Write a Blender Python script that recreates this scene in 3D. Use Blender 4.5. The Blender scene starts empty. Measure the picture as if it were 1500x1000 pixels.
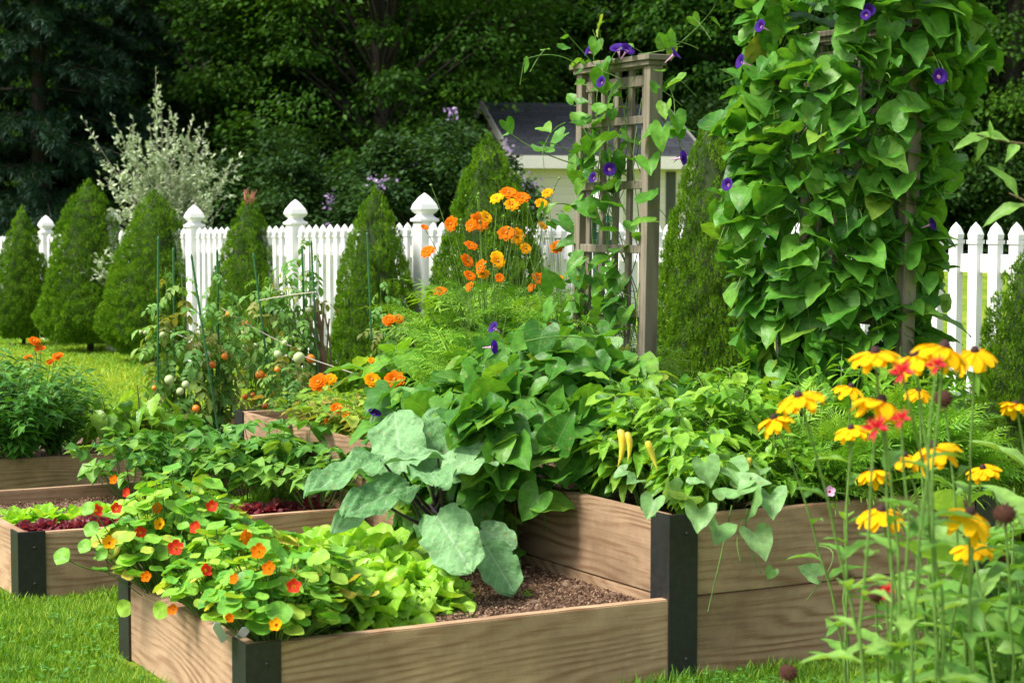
import bpy, bmesh, math, random
import numpy as np
from math import radians, pi, sin, cos
rng = np.random.default_rng(11)
random.seed(5)
C = bpy.data.collections.new('garden'); bpy.context.scene.collection.children.link(C)
UP = np.array([0, 0, 1.0])

# ------------------------------------------------------------------ camera geometry
EYE, FPX, PITCH = 1.3, 2700.0, math.atan(175 / 2700)
def ray(x, y):
    cx = (x - 750) / FPX; cy = (500 - y) / FPX
    return np.array([cx, cos(PITCH) + cy * sin(PITCH), -sin(PITCH) + cy * cos(PITCH)])
def P(x, y, d):                       # the point seen at photo pixel x, y at depth d
    r = ray(x, y); t = d / r[1]
    return np.array([0, 0, EYE]) + r * t
def G(x, y, z=0.0):                   # the point seen at photo pixel x, y at height z
    r = ray(x, y); t = (z - EYE) / r[2]
    return np.array([0, 0, EYE]) + r * t
ORG = np.array([-.668, 4.588])
AV = np.array([cos(radians(27.3)), sin(radians(27.3))])
BV = np.array([-sin(radians(29.7)), cos(radians(29.7))])
def W(a, b, z=0.0):                   # bed coordinates to world
    p = ORG + AV * a + BV * b
    return np.array([p[0], p[1], z])
def AB(x, y):
    M = np.linalg.inv(np.column_stack([AV, BV]))
    return M @ (np.array([x, y]) - ORG[:, None] if np.ndim(x) else np.array([x, y]) - ORG)

def ground_z(x, y):
    x = np.asarray(x, float); y = np.asarray(y, float)
    r = np.clip((y - 10.5) / 18, 0, 1) * np.clip((x + 1) / 4, 0, 1) * .52
    h = np.clip((y - 34) / 50, 0, 1) ** 1.3 * 16
    l = np.clip((y - 22) / 12, 0, 1) * .25
    return r + h + l

# ------------------------------------------------------------------ object helpers
def tag(o, label=None, cat=None, group=None, kind=None):
    if label: o['label'] = label
    if cat: o['category'] = cat
    if group: o['group'] = group
    if kind: o['kind'] = kind
    return o
def empty(name, loc, rz=0, label=None, cat=None, group=None):
    o = bpy.data.objects.new(name, None); C.objects.link(o)
    o.location = [float(v) for v in loc]; o.rotation_euler = (0, 0, rz); o.empty_display_size = .05
    return tag(o, label, cat, group)
KIDS = {}
def children(o): return KIDS.get(o.name, [])
def link(name, me, parent=None):
    o = bpy.data.objects.new(name, me); C.objects.link(o)
    if parent is not None:
        o.parent = parent; KIDS.setdefault(parent.name, []).append(o)
    return o
def copy_tree(o, parent=None):
    c = o.copy(); C.objects.link(c)
    if parent is not None:
        c.parent = parent; KIDS.setdefault(parent.name, []).append(c)
    for ch in list(children(o)): copy_tree(ch, c)
    return c
def clone(src, loc, rz=0, s=1.0, label=None, cat=None, group=None):
    c = copy_tree(src); c.location = [float(v) for v in loc]; c.rotation_euler = (0, 0, rz)
    c.scale = (s, s, s) if np.ndim(s) == 0 else s
    return tag(c, label, cat, group)

class MB:
    def __init__(s):
        s.V = []; s.U = []; s.L = []; s.T = []; s.R = []; s.M = []; s.n = 0
    def add(s, V, F, UV=None, rnd=.5, mat=0):
        V = np.asarray(V, float); k = len(V)
        s.V.append(V); s.U.append(np.zeros((k, 2)) if UV is None else np.asarray(UV, float))
        tot = np.array([len(f) for f in F]); s.T.append(tot)
        s.L.append(np.concatenate([np.asarray(f) for f in F]) + s.n)
        s.R.append(np.full(len(F), rnd) if np.ndim(rnd) == 0 else rnd)
        s.M.append(np.full(len(F), mat)); s.n += k
    def inst(s, t, pos, R, S, rnd=None, mat=0):
        """t: template (V, L, T, U, matidx); pos (n,3), R (n,3,3) columns = axes, S (n,) or (n,3)"""
        V, L, T, U, MI = t; n = len(pos)
        if n == 0: return
        S = np.asarray(S, float)
        if S.ndim == 1: S = S[:, None].repeat(3, 1)
        X = V[None] * S[:, None, :]
        X = np.einsum('nij,nkj->nki', R, X) + np.asarray(pos)[:, None]
        k = len(V)
        s.V.append(X.reshape(-1, 3)); s.U.append(np.tile(U, (n, 1)))
        s.T.append(np.tile(T, n))
        s.L.append((L[None] + (np.arange(n) * k)[:, None]).ravel() + s.n)
        if rnd is None: rnd = rng.random(n)
        s.R.append(np.repeat(rnd, len(T))); s.M.append(np.tile(MI, n) + mat); s.n += n * k
    def build(s, name, mats, parent=None, smooth=True):
        me = bpy.data.meshes.new(name)
        if not s.V: s.add(np.zeros((3, 3)), [(0, 1, 2)])
        V = np.concatenate(s.V); L = np.concatenate(s.L).astype(np.int32); T = np.concatenate(s.T).astype(np.int32)
        me.vertices.add(len(V)); me.vertices.foreach_set('co', V.ravel().astype(np.float32))
        me.loops.add(len(L)); me.loops.foreach_set('vertex_index', L)
        me.polygons.add(len(T))
        st = np.concatenate([[0], np.cumsum(T)[:-1]]).astype(np.int32)
        me.polygons.foreach_set('loop_start', st)
        me.polygons.foreach_set('material_index', np.concatenate(s.M).astype(np.int32))
        me.polygons.foreach_set('use_smooth', np.full(len(T), smooth))
        uv = me.uv_layers.new(name='UV'); U = np.concatenate(s.U)[L]
        uv.data.foreach_set('uv', U.ravel().astype(np.float32))
        at = me.attributes.new('rnd', 'FLOAT', 'FACE'); at.data.foreach_set('value', np.concatenate(s.R).astype(np.float32))
        me.update(calc_edges=True); me.validate()
        for m in (mats if isinstance(mats, (list, tuple)) else [mats]): me.materials.append(m)
        return link(name, me, parent)

def tpl(V, F, UV=None, M=None):
    V = np.asarray(V, float); F = [np.asarray(f) for f in F]
    return (V, np.concatenate(F), np.array([len(f) for f in F]),
            np.zeros((len(V), 2)) if UV is None else np.asarray(UV, float),
            np.zeros(len(F), int) if M is None else np.asarray(M))
def join(ts):
    V = []; L = []; T = []; U = []; M = []; n = 0
    for t in ts:
        V.append(t[0]); L.append(t[1] + n); T.append(t[2]); U.append(t[3]); M.append(t[4]); n += len(t[0])
    return tuple(np.concatenate(x) for x in (V, L, T, U, M))
def xf(t, R=None, T=(0, 0, 0), S=1.0, mat=None):
    V = t[0] * S
    if R is not None: V = V @ np.asarray(R).T
    return (V + np.asarray(T), t[1], t[2], t[3], t[4] if mat is None else np.full(len(t[4]), mat))
def nrm(v): v = np.asarray(v, float); return v / np.maximum(np.linalg.norm(v, axis=-1, keepdims=True), 1e-9)
def frames(d, n):                      # columns x, y = d, z ~ n
    d = nrm(d); n = np.broadcast_to(np.asarray(n, float), d.shape) + 1e-4
    x = nrm(np.cross(d, n)); z = np.cross(x, d)
    return np.stack([x, d, z], axis=-1)
def rotz(a): c, s = cos(a), sin(a); return np.array([[c, -s, 0], [s, c, 0], [0, 0, 1]])
def rotx(a): c, s = cos(a), sin(a); return np.array([[1, 0, 0], [0, c, -s], [0, s, c]])
def roty(a): c, s = cos(a), sin(a); return np.array([[c, 0, s], [0, 1, 0], [-s, 0, c]])

def leafT(prof, L=1, Wd=.5, nu=5, ns=4, lobe=0, fold=.15, curl=.25, rip=0, rf=2.5, ph=0, edge=0):
    u = np.linspace(0, 1, nu + 1); s = np.linspace(-1, 1, ns + 1)
    pu = np.interp(u, [p[0] for p in prof], [p[1] for p in prof])
    UU, SS = np.meshgrid(u, s, indexing='ij'); PW = pu[:, None] * np.ones_like(SS)
    if edge: PW = PW * (1 + edge * np.sin(UU * 2 * pi * nu * .5 + (SS > 0) * 1.3) * (np.abs(SS) > .9))
    x = SS * Wd * PW
    y = L * UU - lobe * np.sin(np.abs(SS) * pi * .62) * (1 - UU) ** 1.6
    z = fold * np.abs(SS) * Wd * PW * 1.2 - curl * UU ** 2 + rip * np.sin(rf * 2 * pi * UU + 1.7 * np.sign(SS) + ph) * np.abs(SS) ** 1.5
    V = np.stack([x, y, z], -1).reshape(-1, 3); UV = np.stack([SS * .5 + .5, UU], -1).reshape(-1, 2)
    m = ns + 1
    F = [(i * m + j, i * m + j + 1, (i + 1) * m + j + 1, (i + 1) * m + j) for i in range(nu) for j in range(ns)]
    return tpl(V, F, UV)
LANCE = [(0, .05), (.15, .55), (.35, 1), (.6, .85), (.85, .35), (1, .02)]
OVAL = [(0, .1), (.12, .65), (.35, 1), (.6, .95), (.85, .55), (1, .03)]
HEART = [(0, .74), (.1, .96), (.22, 1), (.42, .93), (.62, .7), (.8, .38), (.92, .14), (1, .01)]
t_heart = leafT(HEART, 1, .56, 8, 6, lobe=.3, fold=.22, curl=.28, rip=.03)
t_heart2 = leafT(HEART, 1, .56, 8, 6, lobe=.3, fold=.42, curl=.15, rip=.05, ph=1)
t_oval = leafT(OVAL, 1, .3, 5, 4, fold=.25, curl=.25, rip=.03)
t_lance = leafT(LANCE, 1, .17, 6, 2, fold=.3, curl=.3)
t_lanceb = leafT(LANCE, 1, .2, 7, 4, fold=.35, curl=.45, rip=.03)
t_small = leafT(OVAL, 1, .26, 2, 2, fold=.2, curl=.15)
t_tree = tpl([(0, 0, 0), (-.28, .45, .05), (0, 1, -.12), (.28, .45, .05)], [(0, 3, 1), (1, 3, 2)], [(0.5, 0), (0, .5), (.5, 1), (1, .5)])
def roundleaf(k=14, cup=.12, wav=.05, seed=0):
    r = np.random.default_rng(seed); V = [(0, 0, 0)]; UV = [(.5, .5)]
    p0, p1 = r.random(2) * 6
    for ring, q in ((1, .5), (2, 1.0)):
        for i in range(k):
            a = 2 * pi * i / k; w = 1 + .05 * sin(5 * a + p0) * (ring == 2)
            V.append((.5 * q * w * cos(a), .5 * q * w * sin(a), cup * q * q * .6 + wav * sin(3 * a + p1) * q))
            UV.append((.5 + .5 * q * cos(a), .5 + .5 * q * sin(a)))
    F = [(0, 1 + i, 1 + (i + 1) % k) for i in range(k)]
    F += [(1 + i, 1 + k + i, 1 + k + (i + 1) % k, 1 + (i + 1) % k) for i in range(k)]
    return tpl(V, F, UV)
t_round = [roundleaf(14, .15, .05, i) for i in range(3)]
def sphereT(nu=10, nv=7, sz=(1, 1, 1), mat=0):
    V = [(0, 0, -1)]; F = []
    for j in range(1, nv):
        a = -pi / 2 + pi * j / nv
        for i in range(nu): V.append((cos(a) * cos(2 * pi * i / nu), cos(a) * sin(2 * pi * i / nu), sin(a)))
    V.append((0, 0, 1)); top = len(V) - 1
    for i in range(nu): F.append((0, 1 + (i + 1) % nu, 1 + i))
    for j in range(nv - 2):
        for i in range(nu):
            b = 1 + j * nu; F.append((b + i, b + (i + 1) % nu, b + nu + (i + 1) % nu, b + nu + i))
    b = 1 + (nv - 2) * nu
    for i in range(nu): F.append((b + i, b + (i + 1) % nu, top))
    return tpl(np.array(V) * np.array(sz), F, None, np.full(len(F), mat))
def lathe(prof, k=12, mat=0, close=True):
    V = []; F = []
    for r, z in prof:
        for i in range(k): V.append((r * cos(2 * pi * i / k), r * sin(2 * pi * i / k), z))
    for j in range(len(prof) - 1):
        for i in range(k): F.append((j * k + i, j * k + (i + 1) % k, (j + 1) * k + (i + 1) % k, (j + 1) * k + i))
    return tpl(V, F, None, np.full(len(F), mat))
def tube(mb, pts, r, k=5, rnd=.5, mat=0):
    pts = np.asarray(pts, float); n = len(pts); r = np.broadcast_to(r, (n,))
    t = nrm(np.gradient(pts, axis=0)); ref = np.where(np.abs(t[:, 2:3]) > .9, [[1.0, 0, 0]], [[0, 0, 1.0]])
    a = nrm(np.cross(t, ref)); b = np.cross(t, a)
    an = 2 * pi * np.arange(k) / k
    ring = pts[:, None] + (a[:, None] * np.cos(an)[None, :, None] + b[:, None] * np.sin(an)[None, :, None]) * r[:, None, None]
    i, j = np.meshgrid(np.arange(n - 1), np.arange(k), indexing='ij'); j2 = (j + 1) % k
    F = np.stack([i * k + j, i * k + j2, (i + 1) * k + j2, (i + 1) * k + j], -1).reshape(-1, 4)
    uv = np.stack([np.tile(np.arange(k) / k, n), np.repeat(np.linspace(0, 1, n), k)], -1)
    mb.V.append(ring.reshape(-1, 3)); mb.U.append(uv); mb.L.append(F.ravel() + mb.n); mb.T.append(np.full(len(F), 4))
    mb.R.append(np.full(len(F), rnd)); mb.M.append(np.full(len(F), mat)); mb.n += n * k
def bez(p0, p1, p2, n=7):
    t = np.linspace(0, 1, n)[:, None]
    return (1 - t) ** 2 * np.asarray(p0) + 2 * t * (1 - t) * np.asarray(p1) + t * t * np.asarray(p2)
def boxT(x0, x1, y0, y1, z0, z1, mat=0):
    V = [(x, y, z) for z in (z0, z1) for y in (y0, y1) for x in (x0, x1)]
    F = [(0, 2, 3, 1), (4, 5, 7, 6), (0, 1, 5, 4), (2, 6, 7, 3), (0, 4, 6, 2), (1, 3, 7, 5)]
    return tpl(V, F, None, np.full(6, mat))
def put(mb, t, rnd=.5, mat=0): mb.inst(t, np.zeros((1, 3)), np.eye(3)[None], np.ones(1), np.array([rnd]), mat)
def boxobj(name, sx, sy, sz, mat, parent, loc=(0, 0, 0), rz=0, bev=.003, wob=0.0, rot=None):
    """a bevelled beam: x from 0 to sx, y centred, z from 0 to sz"""
    bm = bmesh.new(); bmesh.ops.create_cube(bm, size=1)
    for v in bm.verts: v.co = ((v.co.x + .5) * sx, v.co.y * sy, (v.co.z + .5) * sz)
    if bev: bmesh.ops.bevel(bm, geom=list(bm.edges), offset=bev, segments=2, affect='EDGES')
    if sx > .5:
        for k in range(1, 12):
            bmesh.ops.bisect_plane(bm, geom=list(bm.verts) + list(bm.edges) + list(bm.faces), plane_co=(sx * k / 12, 0, 0), plane_no=(1, 0, 0))
    for v in bm.verts:
        v.co.z += wob * sin(v.co.x * 5 + sz * 40); v.co.y += wob * .8 * sin(v.co.x * 3.1 + 1)
    me = bpy.data.meshes.new(name); bm.to_mesh(me); bm.free(); me.materials.append(mat)
    o = link(name, me, parent); o.location = [float(v) for v in loc]; o.rotation_euler = rot or (0, 0, rz)
    return o

# ------------------------------------------------------------------ materials
def newmat(name):
    m = bpy.data.materials.new(name); m.use_nodes = True; nt = m.node_tree; nt.nodes.clear()
    return m, nt, nt.nodes, nt.links
def nd(nt, typ, **k):
    n = nt.nodes.new(typ)
    for a, b in k.items():
        if a == 'inp':
            for q, v in b.items(): n.inputs[q].default_value = v
        else: setattr(n, a, b)
    return n
def ramp(nt, stops):
    r = nt.nodes.new('ShaderNodeValToRGB'); e = r.color_ramp.elements
    while len(e) > 1: e.remove(e[-1])
    e[0].position = stops[0][0]; e[0].color = (*stops[0][1], 1)
    for p, c in stops[1:]:
        q = e.new(p); q.color = (*c, 1)
    return r
def leafmat(name, cols, trans=.35, rough=.5, vein=0.0, veincol=None, nv=7, mott=.25, spots=0, spec=.25, tcol=None, radial=False, bump=.35):
    m, nt, N, Lk = newmat(name)
    at = nd(nt, 'ShaderNodeAttribute', attribute_name='rnd')
    k = len(cols); cr = ramp(nt, [(i / max(1, k - 1), c) for i, c in enumerate(cols)])
    Lk.new(at.outputs['Fac'], cr.inputs[0]); col = cr.outputs[0]
    tc = nd(nt, 'ShaderNodeTexCoord')
    nz = nd(nt, 'ShaderNodeTexNoise', inp={'Scale': 38.0, 'Detail': 3.0}); Lk.new(tc.outputs['Object'], nz.inputs['Vector'])
    mr = nd(nt, 'ShaderNodeMapRange', inp={1: .3, 2: .7, 3: 1 - mott, 4: 1 + mott}); Lk.new(nz.outputs[0], mr.inputs[0])
    mu = nd(nt, 'ShaderNodeVectorMath', operation='SCALE'); Lk.new(col, mu.inputs[0]); Lk.new(mr.outputs[0], mu.inputs[3]); col = mu.outputs[0]
    if vein:
        sp = nd(nt, 'ShaderNodeSeparateXYZ'); Lk.new(tc.outputs['UV'], sp.inputs[0])
        def mth(op, a, b=None, c=None):
            n = nd(nt, 'ShaderNodeMath', operation=op)
            for i, v in enumerate((a, b, c)):
                if v is None: continue
                if isinstance(v, (int, float)): n.inputs[i].default_value = v
                else: Lk.new(v, n.inputs[i])
            return n.outputs[0]
        dx = mth('SUBTRACT', sp.outputs[0], .5); ax = mth('ABSOLUTE', dx)
        if radial:
            dy = mth('SUBTRACT', sp.outputs[1], .5); an = mth('ARCTAN2', dy, dx)
            s1 = mth('COSINE', mth('MULTIPLY', an, float(nv))); v = mth('SMOOTH_MIN', 1.0, mth('POWER', mth('MAXIMUM', s1, 0.0), 30.0), .01)
        else:
            mid = mth('SUBTRACT', 1.0, mth('MINIMUM', mth('MULTIPLY', ax, 28.0), 1.0))
            q = mth('SUBTRACT', sp.outputs[1], mth('MULTIPLY', ax, .7))
            s1 = mth('COSINE', mth('MULTIPLY', q, 2 * pi * nv)); s2 = mth('POWER', mth('MAXIMUM', s1, 0.0), 22.0)
            v = mth('MAXIMUM', mid, mth('MULTIPLY', s2, .7))
        mx = nd(nt, 'ShaderNodeMix', data_type='RGBA'); Lk.new(mth('MULTIPLY', v, vein), mx.inputs[0]); Lk.new(col, mx.inputs[6])
        mx.inputs[7].default_value = (*(veincol or (.35, .5, .15)), 1); col = mx.outputs[2]
    if spots:
        n2 = nd(nt, 'ShaderNodeTexNoise', inp={'Scale': 60.0, 'Detail': 1.0}); Lk.new(tc.outputs['Object'], n2.inputs['Vector'])
        r2 = nd(nt, 'ShaderNodeMapRange', inp={1: .68, 2: .74, 3: 0.0, 4: spots}); Lk.new(n2.outputs[0], r2.inputs[0])
        mx = nd(nt, 'ShaderNodeMix', data_type='RGBA'); Lk.new(r2.outputs[0], mx.inputs[0]); Lk.new(col, mx.inputs[6]); mx.inputs[7].default_value = (.3, .22, .05, 1); col = mx.outputs[2]
    bs = nd(nt, 'ShaderNodeBsdfPrincipled', inp={'Roughness': rough, 'Specular IOR Level': spec}); Lk.new(col, bs.inputs['Base Color'])
    bp = nd(nt, 'ShaderNodeBump', inp={'Strength': bump, 'Distance': .01}); Lk.new(nz.outputs[0], bp.inputs['Height']); Lk.new(bp.outputs[0], bs.inputs['Normal'])
    tr = nd(nt, 'ShaderNodeBsdfTranslucent')
    tm = nd(nt, 'ShaderNodeMix', data_type='RGBA', blend_type='MULTIPLY'); tm.inputs[0].default_value = 1; Lk.new(col, tm.inputs[6])
    tm.inputs[7].default_value = (*(tcol or (1.7, 1.5, .5)), 1); Lk.new(tm.outputs[2], tr.inputs[0])
    ms = nd(nt, 'ShaderNodeMixShader'); ms.inputs[0].default_value = trans; Lk.new(bs.outputs[0], ms.inputs[1]); Lk.new(tr.outputs[0], ms.inputs[2])
    o = nd(nt, 'ShaderNodeOutputMaterial'); Lk.new(ms.outputs[0], o.inputs[0])
    return m
def plain(name, c, rough=.6, noise=.2, scale=30, spec=.4, metal=0, bump=0.0, c2=None):
    m, nt, N, Lk = newmat(name)
    tc = nd(nt, 'ShaderNodeTexCoord'); nz = nd(nt, 'ShaderNodeTexNoise', inp={'Scale': float(scale), 'Detail': 4.0}); Lk.new(tc.outputs['Object'], nz.inputs['Vector'])
    c = np.array(c); lo = c * (1 - noise); hi = np.minimum(c * (1 + noise), 1) if c2 is None else np.array(c2)
    cr = ramp(nt, [(.3, tuple(lo)), (.7, tuple(hi))]); Lk.new(nz.outputs[0], cr.inputs[0])
    bs = nd(nt, 'ShaderNodeBsdfPrincipled', inp={'Roughness': rough, 'Specular IOR Level': spec, 'Metallic': metal}); Lk.new(cr.outputs[0], bs.inputs['Base Color'])
    if bump:
        bp = nd(nt, 'ShaderNodeBump', inp={'Strength': bump, 'Distance': .01}); Lk.new(nz.outputs[0], bp.inputs['Height']); Lk.new(bp.outputs[0], bs.inputs['Normal'])
    o = nd(nt, 'ShaderNodeOutputMaterial'); Lk.new(bs.outputs[0], o.inputs[0]); return m
def woodmat(name, light, dark, stain, grain=22.0, axis='x', contour=9.0, stain_amt=.5):
    m, nt, N, Lk = newmat(name)
    tc = nd(nt, 'ShaderNodeTexCoord'); oi = nd(nt, 'ShaderNodeObjectInfo')
    off = nd(nt, 'ShaderNodeVectorMath', operation='SCALE'); off.inputs[0].default_value = (7.3, 3.1, 5.7); Lk.new(oi.outputs['Random'], off.inputs[3])
    ad = nd(nt, 'ShaderNodeVectorMath', operation='ADD'); Lk.new(tc.outputs['Object'], ad.inputs[0]); Lk.new(off.outputs[0], ad.inputs[1])
    mp = nd(nt, 'ShaderNodeMapping'); mp.inputs['Scale'].default_value = (.75, 2, 4.6) if axis == 'x' else (9, 9, 1.6); Lk.new(ad.outputs[0], mp.inputs[0])
    n1 = nd(nt, 'ShaderNodeTexNoise', inp={'Scale': 1.0, 'Detail': 2.0, 'Roughness': .3, 'Distortion': .3}); Lk.new(mp.outputs[0], n1.inputs['Vector'])
    sp = nd(nt, 'ShaderNodeSeparateXYZ'); Lk.new(ad.outputs[0], sp.inputs[0])
    a = nd(nt, 'ShaderNodeMath', operation='MULTIPLY'); Lk.new(n1.outputs[0], a.inputs[0]); a.inputs[1].default_value = contour
    b = nd(nt, 'ShaderNodeMath', operation='MULTIPLY_ADD'); Lk.new(sp.outputs[2 if axis == 'x' else 0], b.inputs[0]); b.inputs[1].default_value = grain; Lk.new(a.outputs[0], b.inputs[2])
    s = nd(nt, 'ShaderNodeMath', operation='SINE'); b2 = nd(nt, 'ShaderNodeMath', operation='MULTIPLY'); b2.inputs[1].default_value = 2 * pi; Lk.new(b.outputs[0], b2.inputs[0]); Lk.new(b2.outputs[0], s.inputs[0])
    mp2 = nd(nt, 'ShaderNodeMapping'); mp2.inputs['Scale'].default_value = (6, 120, 160) if axis == 'x' else (160, 160, 6); Lk.new(ad.outputs[0], mp2.inputs[0])
    n2 = nd(nt, 'ShaderNodeTexNoise', inp={'Scale': 1.0, 'Detail': 3.0}); Lk.new(mp2.outputs[0], n2.inputs['Vector'])
    mr = nd(nt, 'ShaderNodeMapRange', inp={1: -1.0, 2: 1.0, 3: .12, 4: .88}); Lk.new(s.outputs[0], mr.inputs[0])
    n5 = nd(nt, 'ShaderNodeTexNoise', inp={'Scale': 5.0, 'Detail': 2.0}); Lk.new(ad.outputs[0], n5.inputs['Vector'])
    r5 = nd(nt, 'ShaderNodeMapRange', inp={1: .35, 2: .65, 3: .35, 4: .85}); Lk.new(n5.outputs[0], r5.inputs[0])
    mm = nd(nt, 'ShaderNodeMix'); Lk.new(r5.outputs[0], mm.inputs[0]); Lk.new(mr.outputs[0], mm.inputs[2]); Lk.new(n2.outputs[0], mm.inputs[3])
    cr = ramp(nt, [(.2, light), (.5, tuple(np.array(light) * .86)), (.8, dark)]); Lk.new(mm.outputs[0], cr.inputs[0])
    n3 = nd(nt, 'ShaderNodeTexNoise', inp={'Scale': 2.6, 'Detail': 6.0, 'Roughness': .72}); Lk.new(ad.outputs[0], n3.inputs['Vector'])
    r3 = nd(nt, 'ShaderNodeMapRange', inp={1: .42, 2: .68, 3: 0.0, 4: stain_amt}); Lk.new(n3.outputs[0], r3.inputs[0])
    mx = nd(nt, 'ShaderNodeMix', data_type='RGBA'); Lk.new(r3.outputs[0], mx.inputs[0]); Lk.new(cr.outputs[0], mx.inputs[6]); mx.inputs[7].default_value = (*stain, 1)
    # knots
    vo = nd(nt, 'ShaderNodeTexVoronoi', inp={'Scale': 1.0}); mp3 = nd(nt, 'ShaderNodeMapping'); mp3.inputs['Scale'].default_value = (2.0, 1, 3.6) if axis == 'x' else (4, 4, 1.5); Lk.new(ad.outputs[0], mp3.inputs[0]); Lk.new(mp3.outputs[0], vo.inputs['Vector'])
    r4 = nd(nt, 'ShaderNodeMapRange', inp={1: .05, 2: .1, 3: .8, 4: 0.0}); Lk.new(vo.outputs[0], r4.inputs[0])
    m2 = nd(nt, 'ShaderNodeMix', data_type='RGBA'); Lk.new(r4.outputs[0], m2.inputs[0]); Lk.new(mx.outputs[2], m2.inputs[6]); m2.inputs[7].default_value = (.06, .035, .02, 1)
    bs = nd(nt, 'ShaderNodeBsdfPrincipled', inp={'Roughness': .75, 'Specular IOR Level': .25}); r6 = nd(nt, 'ShaderNodeMapRange', inp={1: 0.0, 2: 1.0, 3: .72, 4: 1.08}); Lk.new(oi.outputs['Random'], r6.inputs[0])
    v6 = nd(nt, 'ShaderNodeVectorMath', operation='SCALE'); Lk.new(m2.outputs[2], v6.inputs[0]); Lk.new(r6.outputs[0], v6.inputs[3]); Lk.new(v6.outputs[0], bs.inputs['Base Color'])
    bp = nd(nt, 'ShaderNodeBump', inp={'Strength': .35, 'Distance': .003}); Lk.new(mm.outputs[0], bp.inputs['Height']); Lk.new(bp.outputs[0], bs.inputs['Normal'])
    o = nd(nt, 'ShaderNodeOutputMaterial'); Lk.new(bs.outputs[0], o.inputs[0]); return m

M = {}
M['pine'] = woodmat('weathered_pine', (.54, .36, .22), (.27, .14, .07), (.18, .11, .06), grain=34, contour=20, stain_amt=.7)
M['trellis'] = woodmat('grey_cedar', (.26, .225, .17), (.15, .125, .09), (.12, .11, .075), axis='z', contour=4, grain=30, stain_amt=.4)
M['bracket'] = plain('black_bracket', (.018, .018, .018), .45, .3, 60, .5)
M['white'] = plain('white_vinyl', (.8, .8, .79), .45, .14, 4)
M['morning'] = leafmat('morning_glory_leaf', [(.04, .15, .018), (.07, .225, .026), (.11, .295, .035), (.17, .34, .04), (.34, .34, .05)], .33, .38, .35, (.22, .38, .12), 5, spots=.5)
M['stem'] = leafmat('green_stem', [(.10, .22, .04), (.2, .3, .08)], .1)
M['purple_stem'] = plain('purple_stem', (.07, .05, .08), .5)
M['brown_stem'] = plain('brown_stem', (.16, .11, .06), .8)
M['kale'] = leafmat('kale_leaf', [(.10, .25, .085), (.15, .32, .12), (.21, .39, .17)], .15, .55, .4, (.42, .55, .36), 6, mott=.2, tcol=(1, 1.3, .6), bump=1.0, spots=.5)
M['lettuce'] = leafmat('lettuce_leaf', [(.19, .43, .03), (.28, .55, .04), (.40, .64, .09)], .35, .35, .3, (.6, .7, .3), 5, mott=.2)
M['redlettuce'] = leafmat('red_lettuce_leaf', [(.13, .025, .035), (.19, .035, .05), (.26, .08, .06)], .3, .4, .3, (.3, .15, .1), 5, mott=.35, tcol=(1.8, .8, .8))
M['nast'] = leafmat('nasturtium_leaf', [(.08, .29, .035), (.15, .40, .045), (.24, .48, .05), (.40, .55, .07), (.65, .55, .10)], .3, .42, .45, (.35, .5, .2), 8, radial=True)
M['pepper'] = leafmat('pepper_leaf', [(.10, .27, .02), (.16, .37, .035), (.26, .46, .05)], .35, .3, .3, (.3, .45, .12), 6)
M['feather'] = leafmat('feathery_leaf', [(.09, .26, .02), (.16, .37, .03), (.26, .46, .05)], .3, .5)
M['herb'] = leafmat('herb_leaf', [(.045, .16, .025), (.075, .23, .035), (.12, .31, .045)], .25, .45)
M['tomato_leaf'] = leafmat('tomato_leaf', [(.08, .21, .04), (.13, .30, .06), (.2, .38, .08), (.26, .26, .07)], .3, .55)
M['straw'] = leafmat('strawberry_leaf', [(.06, .19, .03), (.10, .28, .04), (.18, .36, .06)], .3, .4, .3, (.25, .4, .1), 7)
M['marleaf'] = leafmat('yellowing_leaf', [(.12, .28, .03), (.2, .38, .04), (.36, .44, .06), (.35, .24, .07)], .3, .5)
M['rudleaf'] = leafmat('coneflower_leaf', [(.09, .23, .04), (.14, .31, .05), (.22, .39, .09)], .35, .4, .3, (.3, .45, .15), 4)
M['spruce'] = leafmat('dwarf_spruce_needle', [(.055, .145, .007), (.115, .245, .013), (.2, .36, .02)], .25, .6, mott=.3, spec=.1, tcol=(1.4, 1.4, .4))
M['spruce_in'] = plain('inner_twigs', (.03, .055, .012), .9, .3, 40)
M['silver'] = leafmat('silver_leaf', [(.30, .38, .22), (.42, .5, .31), (.58, .64, .45)], .25, .5, tcol=(1, 1.1, .8))
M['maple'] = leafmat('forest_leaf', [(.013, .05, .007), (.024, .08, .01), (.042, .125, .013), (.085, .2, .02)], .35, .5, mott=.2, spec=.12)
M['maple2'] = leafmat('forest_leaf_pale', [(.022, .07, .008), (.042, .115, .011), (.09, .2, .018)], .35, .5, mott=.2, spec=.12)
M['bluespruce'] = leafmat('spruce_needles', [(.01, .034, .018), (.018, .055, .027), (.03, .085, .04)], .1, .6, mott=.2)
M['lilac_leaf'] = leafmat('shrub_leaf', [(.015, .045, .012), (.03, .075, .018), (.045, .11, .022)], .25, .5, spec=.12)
M['lilac'] = leafmat('lilac_petal', [(.38, .26, .48), (.5, .38, .6)], .3, tcol=(1, 1, 1.2))
M['bark'] = plain('dark_bark', (.03, .025, .018), .9, .4, 25, bump=.6)
M['orange'] = leafmat('orange_petal', [(.72, .15, .002), (.8, .2, .003), (.85, .27, .004)], .3, .6, mott=.1, tcol=(1.1, 1, .5), spec=.08)
M['yellow'] = leafmat('yellow_petal', [(.85, .45, .003), (.9, .53, .004)], .25, .6, mott=.12, tcol=(1.1, 1, .5), spec=.08)
M['yorange'] = leafmat('amber_petal', [(.86, .36, .004), (.88, .45, .006)], .3, .6, mott=.12, tcol=(1.1, 1, .5), spec=.08)
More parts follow.
